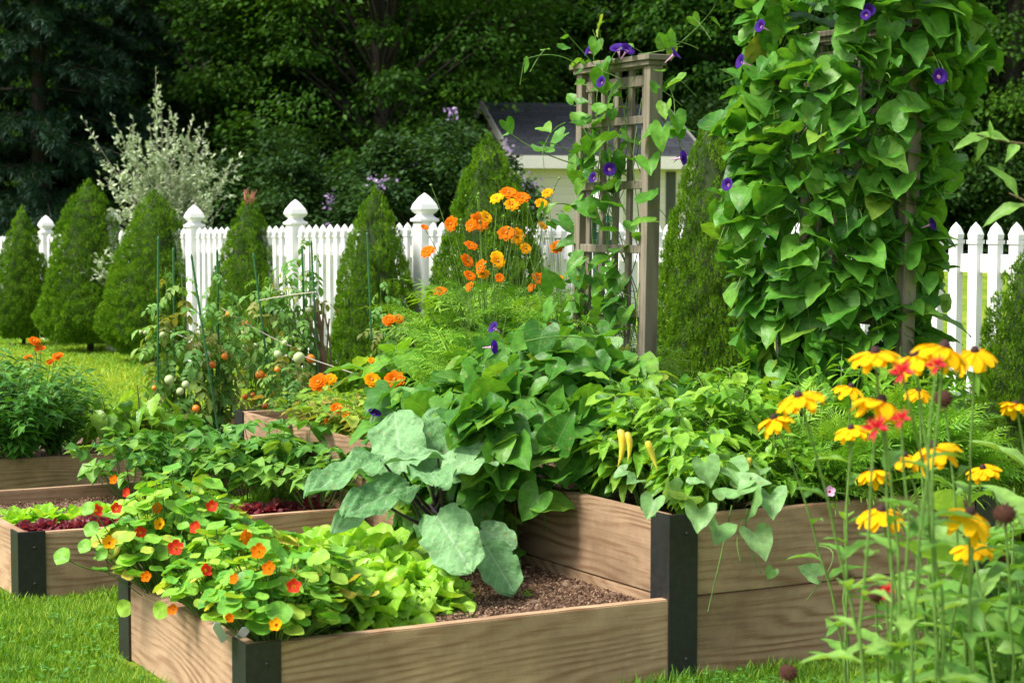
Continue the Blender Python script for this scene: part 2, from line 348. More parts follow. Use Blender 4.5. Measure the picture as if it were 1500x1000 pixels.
M['red'] = leafmat('red_petal', [(.65, .015, .01), (.75, .05, .01), (.8, .22, .01)], .3, .45, mott=.2, tcol=(1.3, .7, .5))
M['scarlet'] = leafmat('scarlet_petal', [(.7, .02, .05), (.8, .05, .08)], .3, .45, tcol=(1.2, .8, .8))
M['purple'] = leafmat('purple_petal', [(.038, .004, .19), (.065, .007, .28)], .35, .5, mott=.2, tcol=(1.5, .8, 1.6))
M['throat'] = leafmat('pink_throat', [(.75, .35, .65), (.85, .6, .8)], .3, .5, tcol=(1, 1, 1))
M['cone'] = plain('dark_cone', (.035, .012, .012), .8, .4, 200)
M['brown'] = plain('seed_brown', (.17, .065, .04), .9, .4, 150, bump=.8)
M['center'] = plain('flower_centre', (.45, .2, .02), .8, .4, 200)
M['tomgreen'] = plain('green_tomato', (.42, .52, .24), .25, .12, 8)
M['tomred'] = plain('red_tomato', (.75, .10, .02), .22, .25, 8, c2=(.8, .22, .03))
M['tomorange'] = plain('orange_tomato', (.85, .27, .03), .22, .15, 8)
M['stake'] = plain('green_stake', (.03, .13, .04), .4, .15, 30)
M['soil'] = plain('garden_soil', (.10, .06, .04), .95, .5, 60, bump=.9, c2=(.26, .17, .11))
M['crumb'] = leafmat('wood_chip', [(.08, .045, .028), (.15, .085, .05), (.24, .14, .09), (.42, .3, .2)], 0, .9)
M['banana'] = plain('yellow_pepper', (.42, .5, .05), .35, .15, 22, c2=(.75, .52, .04))
M['twine'] = plain('pale_twine', (.55, .5, .4), .8)
M['feeder'] = plain('green_plastic', (.02, .09, .06), .35, .2, 20)
M['tagm'] = plain('white_tag', (.6, .68, .75), .4, .03)

# ------------------------------------------------------------------ ground
def lawnmat():
    m, nt, N, Lk = newmat('lawn')
    tc = nd(nt, 'ShaderNodeTexCoord')
    n1 = nd(nt, 'ShaderNodeTexNoise', inp={'Scale': .9, 'Detail': 6.0, 'Roughness': .65}); Lk.new(tc.outputs['Object'], n1.inputs['Vector'])
    n2 = nd(nt, 'ShaderNodeTexNoise', inp={'Scale': 26.0, 'Detail': 6.0, 'Roughness': .7}); Lk.new(tc.outputs['Object'], n2.inputs['Vector'])
    a = ramp(nt, [(.35, (.13, .23, .02)), (.5, (.22, .32, .03)), (.7, (.36, .42, .06))]); Lk.new(n1.outputs[0], a.inputs[0])
    b = ramp(nt, [(.3, (.45, .5, .4)), (.7, (1.25, 1.25, 1.1))]); Lk.new(n2.outputs[0], b.inputs[0])
    mx = nd(nt, 'ShaderNodeMix', data_type='RGBA', blend_type='MULTIPLY'); mx.inputs[0].default_value = 1; Lk.new(a.outputs[0], mx.inputs[6]); Lk.new(b.outputs[0], mx.inputs[7])
    # woodland floor far back
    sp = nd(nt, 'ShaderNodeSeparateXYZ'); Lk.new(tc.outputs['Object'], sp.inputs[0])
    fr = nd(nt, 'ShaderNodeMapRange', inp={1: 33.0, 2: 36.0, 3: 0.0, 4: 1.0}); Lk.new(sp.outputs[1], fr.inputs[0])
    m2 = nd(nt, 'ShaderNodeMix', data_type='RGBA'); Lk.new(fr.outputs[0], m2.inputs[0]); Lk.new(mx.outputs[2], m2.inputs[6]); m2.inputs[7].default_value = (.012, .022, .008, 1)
    bs = nd(nt, 'ShaderNodeBsdfPrincipled', inp={'Roughness': .9, 'Specular IOR Level': .1}); Lk.new(m2.outputs[2], bs.inputs['Base Color'])
    bp = nd(nt, 'ShaderNodeBump', inp={'Strength': .8, 'Distance': .03}); Lk.new(n2.outputs[0], bp.inputs['Height']); Lk.new(bp.outputs[0], bs.inputs['Normal'])
    o = nd(nt, 'ShaderNodeOutputMaterial'); Lk.new(bs.outputs[0], o.inputs[0]); return m
M['lawn'] = lawnmat()
ys = np.concatenate([np.linspace(-20, 3, 8), np.linspace(4, 34, 61), np.linspace(35, 140, 60)])
xs = np.concatenate([np.linspace(-120, -20, 12), np.linspace(-18, 18, 60), np.linspace(20, 120, 12)])
XX, YY = np.meshgrid(xs, ys, indexing='ij'); ZZ = ground_z(XX, YY)
nx, ny = XX.shape; I, J = np.meshgrid(np.arange(nx - 1), np.arange(ny - 1), indexing='ij')
F = np.stack([I * ny + J, (I + 1) * ny + J, (I + 1) * ny + J + 1, I * ny + J + 1], -1).reshape(-1, 4)
g = MB(); g.add(np.stack([XX, YY, ZZ], -1).reshape(-1, 3), list(F)); lawn = g.build('lawn', M['lawn']); tag(lawn, kind='structure')

M['grass'] = leafmat('grass_blade', [(.06, .18, .018), (.12, .28, .022), (.25, .42, .035), (.42, .5, .07)], .35, .5, mott=.1)
t_blade = tpl([(-.5, 0, 0), (.5, 0, 0), (.32, .12, .6), (-.32, .12, .6), (0, .42, 1)], [(0, 1, 2, 3), (3, 2, 4)])
def in_bed(x, y):
    ab = AB(x, y); a, b = ab
    r = ((a > -.03) & (a < 1.26) & (b > -.03) & (b < 1.04)) | ((a > -.08) & (a < 1.26) & (b > 1.93) & (b < 3.07)) \
        | ((a > -.4) & (a < 2.8) & (b > 3.98) & (b < 5.28)) | ((a > 1.22) & (a < 2.5) & (b > -.03) & (b < 3.4))
    return r
gm = MB()
def patch(x0, x1, y0, y1, n, h, w):
    x = rng.uniform(x0, x1, n); y = rng.uniform(y0, y1, n); k = ~in_bed(x, y); x = x[k]; y = y[k]; n = len(x)
    cl = np.sin(x * 9 + np.sin(y * 7) * 2) * np.sin(y * 11 + x * 3) * .3 + .75
    an = rng.uniform(0, 2 * pi, n); tilt = rng.normal(0, .45, n)
    d = np.stack([np.cos(an) * np.sin(tilt), np.sin(an) * np.sin(tilt), np.cos(tilt)], -1)
    z = nrm(d); xx = nrm(np.cross(np.stack([-np.sin(an), np.cos(an), 0 * an], -1), z)); yy = np.cross(z, xx)
    R = np.stack([xx, yy, z], -1); H = h * rng.uniform(.5, 1.3, n) * cl
    S = np.stack([w * rng.uniform(.7, 1.3, n), H, H], -1)
    gm.inst(t_blade, np.stack([x, y, ground_z(x, y)], -1), R, S, np.clip(rng.normal(.36, .2, n) + .12 * np.sin(x * 3 + y * 2) + .3 * np.clip((y - 7) / 3, 0, 1), 0, 1))  # far blades paler and yellower: the far lawn's brighter light put into blade colour
patch(-2.6, -.3, 4.3, 6.4, 95000, .045, .0042)
patch(-3.2, -.8, 6.0, 8.0, 22000, .045, .005)
patch(.1, 2.4, 4.3, 5.7, 60000, .05, .0042)
patch(-5.2, .2, 8.2, 14, 80000, .045, .009)
patch(-6.5, -.5, 14, 21, 60000, .05, .013)
patch(.5, 4.5, 6.5, 14, 25000, .05, .01)
tag(gm.build('grass', M['grass']), kind='stuff')
# clover patches in the lawn near the beds
cm = MB(); n = 1500
cx = rng.choice([-1.9, -1.3, -1.0, 1.1, 1.5, 1.9, .7], n) + rng.normal(0, .16, n); cy = np.where(cx < 0, rng.uniform(4.6, 5.9, n), rng.uniform(4.6, 5.1, n)); k = ~in_bed(cx, cy); cx, cy = cx[k], cy[k]
dd = nrm(np.stack([rng.normal(0, 1, len(cx)), rng.normal(0, 1, len(cx)), rng.normal(0, .2, len(cx))], -1))
cm.inst(xf(t_round[0], T=(0, .5, 0)), np.stack([cx, cy, rng.uniform(.02, .05, len(cx))], -1), frames(dd, UP), rng.uniform(.010, .019, len(cx)), rng.uniform(.2, 1, len(cx)))
tag(cm.build('clover', M['herb']), kind='stuff')

# ------------------------------------------------------------------ raised beds
BT = .038
def board(parent, a0, b0, a1, b1, z0, z1, side=1):
    p = W(a0, b0); q = W(a1, b1); d = q - p; L = np.linalg.norm(d); an = math.atan2(d[1], d[0])
    nrmv = np.array([-sin(an), cos(an), 0]) * side * BT / 2
    return boxobj('board', L, BT, z1 - z0 - .003, M['pine'], parent, (p[0] + nrmv[0], p[1] + nrmv[1], z0 + .0015), an, .0035, .0012)
def bracket(parent, a, b, z1, sa=1, sb=1):
    """L-shaped corner bracket wrapped round the corner a, b; sa, sb point into the bed"""
    o = W(a, b); A3 = np.array([*AV, 0]) * sa; B3 = np.array([*BV, 0]) * sb; mb = MB(); w = .088; t = .007
    for D, E in ((A3, B3), (B3, A3)):
        p = [o - E * t - D * t, o + D * w - E * t, o + D * w, o - D * .0]
        V = [np.append(v[:2], z) for z in (-.02, z1 + .005) for v in p]
        mb.add(V, [(0, 1, 5, 4), (1, 2, 6, 5), (2, 3, 7, 6), (3, 0, 4, 7), (4, 5, 6, 7), (3, 2, 1, 0)])
    # two screw heads
    for z in (.06, z1 - .05):
        for D, E in ((A3, B3),):
            c = o + D * .05 - E * (t + .001) + UP * z
            mb.inst(sphereT(8, 4), c[None], np.eye(3)[None], np.array([.006]))
    q = mb.build('corner_bracket', M['bracket'], parent, smooth=False); return q
def soil_sheet(parent, a0, a1, b0, b1, z, amp=.012, chips=0):
    n = 40; aa, bb = np.meshgrid(np.linspace(a0, a1, n), np.linspace(b0, b1, n), indexing='ij')
    zz = z + amp * (np.sin(aa * 23 + 2 * np.sin(bb * 9)) * np.sin(bb * 19)) + rng.normal(0, amp * .45, aa.shape)
    xy = ORG + aa[..., None] * AV + bb[..., None] * BV
    I, J = np.meshgrid(np.arange(n - 1), np.arange(n - 1), indexing='ij')
    F = np.stack([I * n + J, (I + 1) * n + J, (I + 1) * n + J + 1, I * n + J + 1], -1).reshape(-1, 4)
    mb = MB(); mb.add(np.concatenate([xy, zz[..., None]], -1).reshape(-1, 3), list(F)); s = mb.build('soil', M['soil'], parent)
    if chips:
        c = MB(); a = rng.uniform(a0, a1, chips); b = rng.uniform(b0, b1, chips)
        xy = ORG + a[:, None] * AV + b[:, None] * BV; pos = np.concatenate([xy, z + amp * .9 + rng.uniform(-.004, .006, (chips, 1))], -1)
        d = rng.normal(0, 1, (chips, 3)); d[:, 2] *= .3
        c.inst(boxT(-.5, .5, -.5, .5, -.5, .5), pos, frames(d, UP), np.stack([rng.uniform(.002, .006, chips), rng.uniform(.003, .011, chips), rng.uniform(.002, .005, chips)], -1), rng.random(chips) ** 1.5)
        tag(c.build('soil_crumbs', M['crumb'], parent, smooth=False), kind='stuff')
    return s
z1 = .235
bed1 = empty('raised_bed', (0, 0, 0), 0, 'low wooden bed at the front, one board high, holding nasturtiums, lettuce and kale', 'raised bed', 'wooden raised beds with black corner brackets')
board(bed1, .0, 0, 1.255, 0, 0, z1); board(bed1, 0, 1.02, 0, 0.039, 0, z1); board(bed1, 0, 1.02, 1.255, 1.02, 0, z1, -1)
bracket(bed1, 0, 0, z1); bracket(bed1, 0, 1.02, z1, 1, -1); soil_sheet(bed1, .03, 1.26, .03, .99, .192, chips=16000)
bed2 = empty('raised_bed', (0, 0, 0), 0, 'low wooden bed at the left edge with rows of green and red lettuce', 'raised bed', 'wooden raised beds with black corner brackets')
board(bed2, -.06, 1.95, 1.215, 1.95, 0, z1); board(bed2, -.06, 3.05, -.06, 1.989, 0, z1); board(bed2, -.06, 3.05, 1.215, 3.05, 0, z1, -1); board(bed2, 1.215, 1.989, 1.215, 3.01, 0, z1, 1)
bracket(bed2, -.06, 1.95, z1); bracket(bed2, -.06, 3.05, z1, 1, -1); soil_sheet(bed2, -.03, 1.2, 1.98, 3.02, .17, chips=6000)
bed3 = empty('raised_bed', (0, 0, 0), 0, 'rear wooden bed with staked tomatoes, beyond the lettuce bed', 'raised bed', 'wooden raised beds with black corner brackets')
board(bed3, -.9, 4.0, 2.8, 4.0, 0, z1); board(bed3, -.9, 5.26, 2.8, 5.26, 0, z1, -1); board(bed3, 2.8, 4.0, 2.8, 5.26, 0, z1); board(bed3, -.9, 5.22, -.9, 4.04, 0, z1)
soil_sheet(bed3, -.87, 2.77, 4.03, 5.23, .18, .02, chips=8000)
bed4 = empty('raised_bed', (0, 0, 0), 0, 'tall two-board wooden bed with trellises, peppers and trailing vines', 'raised bed', 'wooden raised beds with black corner brackets')
for zz in (0, z1):
    board(bed4, 1.255, 0, 2.455, 0, zz, zz + z1); board(bed4, 1.255, 3.35, 1.255, .039, zz, zz + z1)
    board(bed4, 1.255, 3.35, 2.455, 3.35, zz, zz + z1, -1); board(bed4, 2.455, .039, 2.455, 3.31, zz, zz + z1)
for a, b, sa, sb in ((1.255, 0, 1, 1), (2.455, 0, -1, 1), (1.255, 3.35, 1, -1), (2.455, 3.35, -1, -1)): bracket(bed4, a, b, .47, sa, sb)
soil_sheet(bed4, 1.28, 2.43, .03, 3.32, .40, .012, chips=3000)

# ------------------------------------------------------------------ plant builders
def mkplant(n_st, H, spread, tl, ls, nl, leafm, stemm, name='plant', start=.2, pet=.03, dz=(-.5, .4), r=.003, base=.02, seed=None, bend=.35, jit=.5, lsv=.35, extra=None, rndf=None, hv=.3, rlo=.1):
    """root Empty with stem and foliage; returns root and the stem tips (local)"""
    root = empty(name, (0, 0, 0)); st = MB(); lf = MB(); tips = []; tls = tl if isinstance(tl, list) else [tl]
    acc = [[] for _ in tls]
    for i in range(n_st):
        az = 2 * pi * i / n_st * 1.0 + rng.normal(0, .5) if n_st < 8 else rng.uniform(0, 2 * pi)
        rr = spread * math.sqrt(rng.uniform(rlo, 1)); h = H * (1 - hv * rng.random()) * (1 - .25 * (rr / max(spread, 1e-6)) ** 2)
        top = np.array([cos(az) * rr, sin(az) * rr, h]); b0 = np.array([cos(az), sin(az), 0]) * base * rng.random()
        c = bez(b0, np.array([top[0] * bend, top[1] * bend, h * .65]) + rng.normal(0, .02 * H, 3), top, 9)
        tube(st, c, np.linspace(r, r * .45, 9), 4, rnd=rng.random()); tips.append((top, nrm(c[-1] - c[-2])))
        ga = rng.uniform(0, 6.28)
        for j in range(nl):
            t = start + (1 - start) * (j + rng.random() * .6) / nl; t = min(t, 1)
            k = t * 8; i0 = min(int(k), 7); p = c[i0] + (c[i0 + 1] - c[i0]) * (k - i0)
            ga += 2.4 + rng.normal(0, .3)
            out = np.array([cos(ga), sin(ga), 0]) + np.array([cos(az), sin(az), 0]) * jit * .6
            d = nrm(out + UP * rng.uniform(*dz)); s = ls * (1 + rng.uniform(-lsv, lsv)) * (1 - .25 * (t > .85))
            q = p + nrm(out + UP * .5) * pet * rng.uniform(.5, 1.3)
            if pet > .012: tube(st, bez(p, (p + q) / 2 + UP * pet * .2, q, 3), r * .4, 3, rnd=.3)
            acc[rng.integers(len(tls))].append((q, d, nrm(UP + out * .25 + rng.normal(0, .25, 3)), s, rng.random() if rndf is None else rndf(t)))
    for T_, A_ in zip(tls, acc):
        if A_: lf.inst(T_, np.array([a[0] for a in A_]), frames(np.array([a[1] for a in A_]), np.array([a[2] for a in A_])), np.array([a[3] for a in A_]), np.array([a[4] for a in A_]))
    st.build('stem', stemm, root); lf.build('foliage', leafm, root)
    return root, tips
# compound leaves
def compoundT(leaf, npair=4, ls=.35, w=1.0, term=True, ang=55, taper=.35):
    parts = []
    for i in range(npair):
        y = .2 + .7 * i / npair; s = ls * (1 - taper * i / npair)
        for sg in (-1, 1):
            parts.append(xf(leaf, rotz(-sg * radians(ang)) @ rotx(rng.normal(-.15, .15)), (0, y, -.12 * y * y), s))
    if term: parts.append(xf(leaf, rotx(-.3), (0, .9, -.1), ls))
    parts.append(tpl([(-.008, 0, 0), (.008, 0, 0), (.006, .95, -.1), (-.006, .95, -.1)], [(0, 1, 2, 3)]))
    return join(parts)
t_tomato = compoundT(leafT(OVAL, 1, .3, 3, 2, fold=.2, curl=.5, edge=.2), 3, .38)
t_trif = join([xf(leafT(OVAL, 1, .4, 4, 4, fold=.3, curl=.2, edge=.15), rotz(a) @ rotx(-.15), (0, 0, 0), 1.0) for a in (-1.25, 0, 1.25)])
sl = tpl([(-.05, 0, 0), (.05, 0, 0), (.075, .5, .02), (-.075, .5, .02), (0, 1, -.08)], [(0, 1, 2, 3), (3, 2, 4)])
t_pinn = compoundT(sl, 4, .45, ang=42)
t_feath = compoundT(t_pinn, 5, .5, ang=50)

# flowers (templates with material indices)
def daisyT(n, L, w, droop, rows=1, cup=0.0, cz=0, cr=.12, prof=LANCE, mat=0, cmat=1):
    ps = []
    for k in range(rows):
        for i in range(n):
            a = 2 * pi * i / n + k * pi / n
            lf = leafT([(0, .4), (.25, .8), (.6, 1), (.85, .92), (1, .45)], L * (1 - .18 * k), w, 5, 2, fold=.15, curl=droop * L * (1 + rng.normal(0, .25)))
            ps.append(xf(lf, rotz(a) @ rotx(cup + .25 * k + rng.normal(0, .08)), (-sin(a) * cr * .5, cos(a) * cr * .5, .01 * k)))
    return join(ps)
t_cosmos = join([daisyT(8, .5, .17, .15, 2, .15), xf(sphereT(8, 5), None, (0, 0, .04), .1, mat=1)])
t_rud = daisyT(13, .5, .105, 1.0, 1, -.25, cr=.12)
t_mari = join([daisyT(9, .42, .15, .1, 3, .2), xf(sphereT(8, 5), None, (0, 0, .06), .1, mat=1)])
trump = [(0.02, -.95), (.045, -.7), (.06, -.4), (.12, -.18), (.25, -.03), (.42, .03), (.5, .02)]
tt = lathe(trump, 15)
tt = (tt[0], tt[1], tt[2], tt[3], np.where(np.arange(len(tt[4])) < 15 * 3, 1, 0))
t_trump = tt
t_nastf = join([xf(roundleaf(8, .2, .08, i), rotz(2 * pi * i / 5) @ rotx(.5), tuple(rotz(2 * pi * i / 5) @ np.array([0, .34, .12])), .5, mat=0) for i in range(5)]
               + [xf(lathe([(.12, .1), (.05, -.1), (.015, -.45)], 7), None, mat=1)])
sp_ = []
for i in range(46):
    th = rng.uniform(0, 2 * pi); ph = rng.uniform(-.3, 1.3); d = np.array([cos(th) * cos(ph), sin(th) * cos(ph), sin(ph)])
    Fm = frames(d[None], rng.normal(0, 1, 3))[0]; sp_.append(xf(leafT(LANCE, 1, .12, 3, 2, fold=.4, curl=.35), Fm, d * .08, rng.uniform(.32, .5)))
t_balm = join(sp_)
def attach(name, t, mats, parent, pos, d, s, rnd=None, smooth=True, cache={}):
    """a flower head as its own mesh object; d = facing (local z)"""
    key = (name, id(t), tuple(m.name for m in mats))
    if key not in cache or rnd is not None:
        mb = MB(); mb.inst(t, np.zeros((1, 3)), np.eye(3)[None], np.ones(1), np.array([rnd if rnd is not None else .4]))
        o = mb.build(name, mats, parent, smooth); cache[key] = o.data
    else: o = link(name, cache[key], parent)
    from mathutils import Vector
    o.location = [float(v) for v in pos]; o.rotation_mode = 'QUATERNION'
    q = Vector([float(v) for v in d]).to_track_quat('Z', 'Y'); o.rotation_quaternion = q
    o.scale = (s, s, s); return o

# ---- dwarf conifers
t_tuft = join([xf(tpl([(-.09, 0, 0), (.09, 0, 0), (0, 1, 0)], [(0, 1, 2)]), rotz(a) @ rotx(b)) for a, b in ((-.5, .1), (.05, .6), (.5, -.2), (0, -.4), (-.25, -.7), (.3, .9))])
def conifer_mesh(seed, fat=1.0):
    r = np.random.default_rng(seed); root = empty('dwarf_spruce', (0, 0, 0)); n = 30000
    z = 1 - np.sqrt(r.random(n * 2)) * .97; z = z[:n]
    def rad(z): return np.clip((1 - z), 0, 1) ** .68 * np.clip((z + .02) / .2, 0, 1) ** .5 * .5
    a = r.uniform(0, 2 * pi, n); R0 = rad(z)
    cz = 1 - np.sqrt(r.random(750)); ca = r.uniform(0, 2 * pi, 750); CR = rad(cz)
    cp = np.stack([np.cos(ca) * CR, np.sin(ca) * CR, cz * 1.9], -1); pp = np.stack([np.cos(a) * R0, np.sin(a) * R0, z * 1.9], -1)
    dist = np.full(n, 9.0); own = np.zeros(n, int)
    for ci, c in enumerate(cp):
        dc = np.linalg.norm(pp - c, axis=1); k_ = dc < dist; own[k_] = ci; dist = np.minimum(dist, dc)
    hue = r.normal(0, .16, len(cp))[own]
    bump = np.clip(1 - (dist / .062) ** 2, -.9, 1) * .08 * np.clip(R0 / .2, .3, 1)
    Rr = R0 * (1 + .06 * np.sin(a * 3 + z * 7 + seed) + .04 * np.sin(a * 5 - z * 13)) + bump - r.random(n) ** 2 * .05
    pos = np.stack([np.cos(a) * Rr, np.sin(a) * Rr, z + .035], -1)
    d = np.stack([np.cos(a), np.sin(a), np.full(n, .3)], -1) + r.normal(0, .45, (n, 3))
    mb = MB(); mb.inst(t_tuft, pos, frames(d, r.normal(0, 1, (n, 3))), r.uniform(.015, .029, n), np.clip(r.normal(.45, .2, n) + hue, 0, 1))
    mb.build('foliage', M['spruce'], root)
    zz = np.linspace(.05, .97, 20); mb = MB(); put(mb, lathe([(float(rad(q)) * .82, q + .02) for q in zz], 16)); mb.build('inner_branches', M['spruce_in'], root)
    mb = MB(); tube(mb, [(0, 0, -.03), (0, 0, .1)], [.035, .03], 8); mb.build('trunk', M['bark'], root)
    return root
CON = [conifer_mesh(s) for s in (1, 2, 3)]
# photo x, depth, top y, width in px
conif = [(32, 19.3, 303, 92, 'small dwarf conifer at the left edge of the photo, in front of the white fence'),
         (130, 18.4, 262, 150, 'dwarf conifer second from the left, with silver leaves poking in front of it'),
         (226, 17.0, 278, 158, 'dwarf conifer third from the left, in front of the silver-leaved tree'),
         (364, 15.3, 288, 132, 'dwarf conifer with a tuft of reddish dry twigs at its tip, behind the tomatoes'),
         (549, 12.9, 272, 142, 'narrow dwarf conifer left of the big fence post'),
         (717, 11.4, 196, 205, 'tall dwarf conifer behind the orange cosmos, in front of the shed'),
         (1040, 9.7, 172, 200, 'tall dwarf conifer between the two trellises'),
         (1512, 7.4, 352, 215, 'dwarf conifer at the right edge, behind the yellow coneflowers')]
for i, (px, d, ty, w, lab) in enumerate(conif):
    o = CON[i] if i < 3 else copy_tree(CON[i % 3]); b = P(px, 325, d); top = P(px, ty, d)[2]; gz = float(ground_z(b[0], d))
    o.location = (b[0], d, gz); hh = top - gz; ww = w / FPX * d
    o.scale = (ww * 1.04, ww * 1.04, hh * .97); o.rotation_euler = (0, 0, i * 1.3)
    tag(o, lab, 'conifer', 'dwarf conifers in a row along the white fence')
    if i == 3:
        mb = MB()
        for k in range(34):
            a = rng.uniform(0, 6.28); tube(mb, bez((0, 0, .95), (cos(a) * .04, sin(a) * .04, 1.0), (cos(a) * .12 * rng.random(), sin(a) * .12 * rng.random(), 1.02 + rng.random() * .06), 4), [.006, .005, .004, .002], 3)
        mb.build('dry_tip', plain('dry_red_twig', (.42, .17, .12), .8), o)

# ---- picket fence
FX, FY = np.array([-.6, 13.0]), np.array([.53, -.85]); FY = FY / np.linalg.norm(FY)
tp0 = -.03 - 2.12 * 5
fence = empty('picket_fence', (0, 0, 0), 0, 'white vinyl picket fence with pointed post caps running behind the conifers', 'fence')
fang = math.atan2(FY[1], FY[0])
def ftop(t): return float(np.interp(t, [-10.6, -8.4, -6.3, -4.3, -2.2, 0, 9], [1.13, 1.17, 1.22, 1.25, 1.275, 1.30, 1.30]))
picket = join([boxT(-.029, .029, -.019, .019, .06, 1.0 - .075), boxT(-.026, .026, -.017, .017, .9, .94), boxT(-.035, .035, -.025, .025, .922, .936),
               tpl([(-.03, -.02, .938), (.03, -.02, .938), (.03, .02, .938), (-.03, .02, .938), (-.033, -.022, .955), (.033, -.022, .955), (.033, .022, .955), (-.033, .022, .955), (-.02, -.014, .98), (.02, -.014, .98), (.02, .014, .98), (-.02, .014, .98), (0, 0, 1.0)],
                   [(0, 1, 5, 4), (1, 2, 6, 5), (2, 3, 7, 6), (3, 0, 4, 7), (4, 5, 9, 8), (5, 6, 10, 9), (6, 7, 11, 10), (7, 4, 8, 11), (8, 9, 12), (9, 10, 12), (10, 11, 12), (11, 8, 12)])])
def lat4(prof): return tuple(lathe([(r * 1.414, z) for r, z in prof], 4))
capT = xf(lat4([(.064, 0), (.075, .005), (.075, .022), (.058, .03), (.045, .045), (.045, .055), (.062, .07), (.073, .09), (.062, .125), (.03, .175), (.001, .205)]), rotz(pi / 4))
for k in range(10):
    t = tp0 + 2.12 * k; p = FX + FY * t; zt = ftop(t); gz = float(ground_z(*p))
    mb = MB(); put(mb, boxT(-.06, .06, -.06, .06, -.1, zt + .0 - gz)); o = mb.build('post', M['white'], fence, False); o.location = (p[0], p[1], gz); o.rotation_euler = (0, 0, fang)
    mb = MB(); put(mb, capT); c = mb.build('post_cap', M['white'], o, False); c.location = (0, 0, zt - gz + .0)
    if k < 9:
        mb = MB(); L = 2.12
        z1_ = ftop(t + L)
        for s0 in range(1, 17):
            f = s0 / 17; q = FX + FY * (t + L * f); zz = zt + (z1_ - zt) * f; g0 = float(ground_z(*q))
            mb.inst(picket, np.array([[L * f, 0, g0 - gz]]), np.eye(3)[None], np.array([[.95, 1, (zz - g0)]]), np.array([.5]))
        for zr in (.14, .82):
            put(mb, boxT(.06, L - .06, .002, .034, (zt - gz) * zr, (zt - gz) * zr + .085))
        o = mb.build('picket_panel', M['white'], fence, False); o.location = (p[0], p[1], gz); o.rotation_euler = (0, 0, fang)

# ---- shed
SH = empty('garden_shed', (0, 0, 0), 0, 'small cream shed with a dark shingle roof behind the fence', 'shed')
sc = P(840, 325, 27.0); gz = float(ground_z(sc[0], 27)); SH.location = (sc[0], 27, gz); SH.rotation_euler = (0, 0, radians(12))
def sidingmat():
    m, nt, N, Lk = newmat('cream_siding'); tc = nd(nt, 'ShaderNodeTexCoord'); sp = nd(nt, 'ShaderNodeSeparateXYZ'); Lk.new(tc.outputs['Object'], sp.inputs[0])
    a = nd(nt, 'ShaderNodeMath', operation='MULTIPLY'); a.inputs[1].default_value = 9; Lk.new(sp.outputs[2], a.inputs[0])
    b = nd(nt, 'ShaderNodeMath', operation='FRACT'); Lk.new(a.outputs[0], b.inputs[0])
    cr = ramp(nt, [(0, (.45, .43, .36)), (.08, (.66, .63, .53)), (1, (.70, .67, .56))]); Lk.new(b.outputs[0], cr.inputs[0])
    bs = nd(nt, 'ShaderNodeBsdfPrincipled', inp={'Roughness': .6}); Lk.new(cr.outputs[0], bs.inputs['Base Color'])
    bp = nd(nt, 'ShaderNodeBump', inp={'Strength': .5, 'Distance': .02}); Lk.new(b.outputs[0], bp.inputs['Height']); Lk.new(bp.outputs[0], bs.inputs['Normal'])
    o = nd(nt, 'ShaderNodeOutputMaterial'); Lk.new(bs.outputs[0], o.inputs[0]); return m
def shinglemat():
    m, nt, N, Lk = newmat('dark_shingle'); tc = nd(nt, 'ShaderNodeTexCoord')
    br = nd(nt, 'ShaderNodeTexBrick', inp={'Color1': (.02, .023, .028, 1), 'Color2': (.038, .042, .05, 1), 'Mortar': (.012, .014, .018, 1), 'Scale': 1.0, 'Mortar Size': .012, 'Brick Width': .33, 'Row Height': .13})
    br.offset = .5; Lk.new(tc.outputs['UV'], br.inputs['Vector'])
    nz = nd(nt, 'ShaderNodeTexNoise', inp={'Scale': 40.0, 'Detail': 4.0}); Lk.new(tc.outputs['UV'], nz.inputs['Vector'])
    mx = nd(nt, 'ShaderNodeMix', data_type='RGBA', blend_type='OVERLAY'); mx.inputs[0].default_value = .5; Lk.new(br.outputs[0], mx.inputs[6]); Lk.new(nz.outputs[0], mx.inputs[7])
    bs = nd(nt, 'ShaderNodeBsdfPrincipled', inp={'Roughness': .85, 'Specular IOR Level': .3}); Lk.new(mx.outputs[2], bs.inputs['Base Color'])
    o = nd(nt, 'ShaderNodeOutputMaterial'); Lk.new(bs.outputs[0], o.inputs[0]); return m
M['siding'] = sidingmat(); M['shingle'] = shinglemat(); M['trim'] = plain('cream_trim', (.72, .70, .62), .5, .05)
ez = P(876, 236, 27)[2] - gz; rz_ = P(876, 150, 28.3)[2] - gz - .1; hw = 1.2; hd = 1.9
mb = MB(); put(mb, boxT(-hw, hw, -hd, hd, -.3, ez - .05)); 
mb.add([(-hw, -hd, ez - .05), (-hw, hd, ez - .05), (-hw, 0, rz_ - .1), (hw, -hd, ez - .05), (hw, hd, ez - .05), (hw, 0, rz_ - .1)], [(0, 1, 2), (3, 5, 4)])
mb.build('wall', M['siding'], SH, False)
rf = MB(); ov = .16; eo = .2; sl_ = (rz_ - ez) / (hd + eo)
for sg in (-1, 1):
    V = [(-hw - ov, sg * (hd + eo), ez), (hw + ov, sg * (hd + eo), ez), (hw + ov, 0, rz_), (-hw - ov, 0, rz_)]
    Ls = math.hypot(hd + eo, rz_ - ez)
    rf.add(V, [(0, 1, 2, 3) if sg < 0 else (3, 2, 1, 0)], [(0, 0), (2 * hw, 0), (2 * hw, Ls), (0, Ls)])
    V2 = [(v[0], v[1], v[2] - .03) for v in V]; rf.add(V + V2, [(0, 4, 5, 1), (1, 5, 6, 2), (0, 3, 7, 4), (7, 6, 5, 4)])
rf.build('roof', M['shingle'], SH, False)
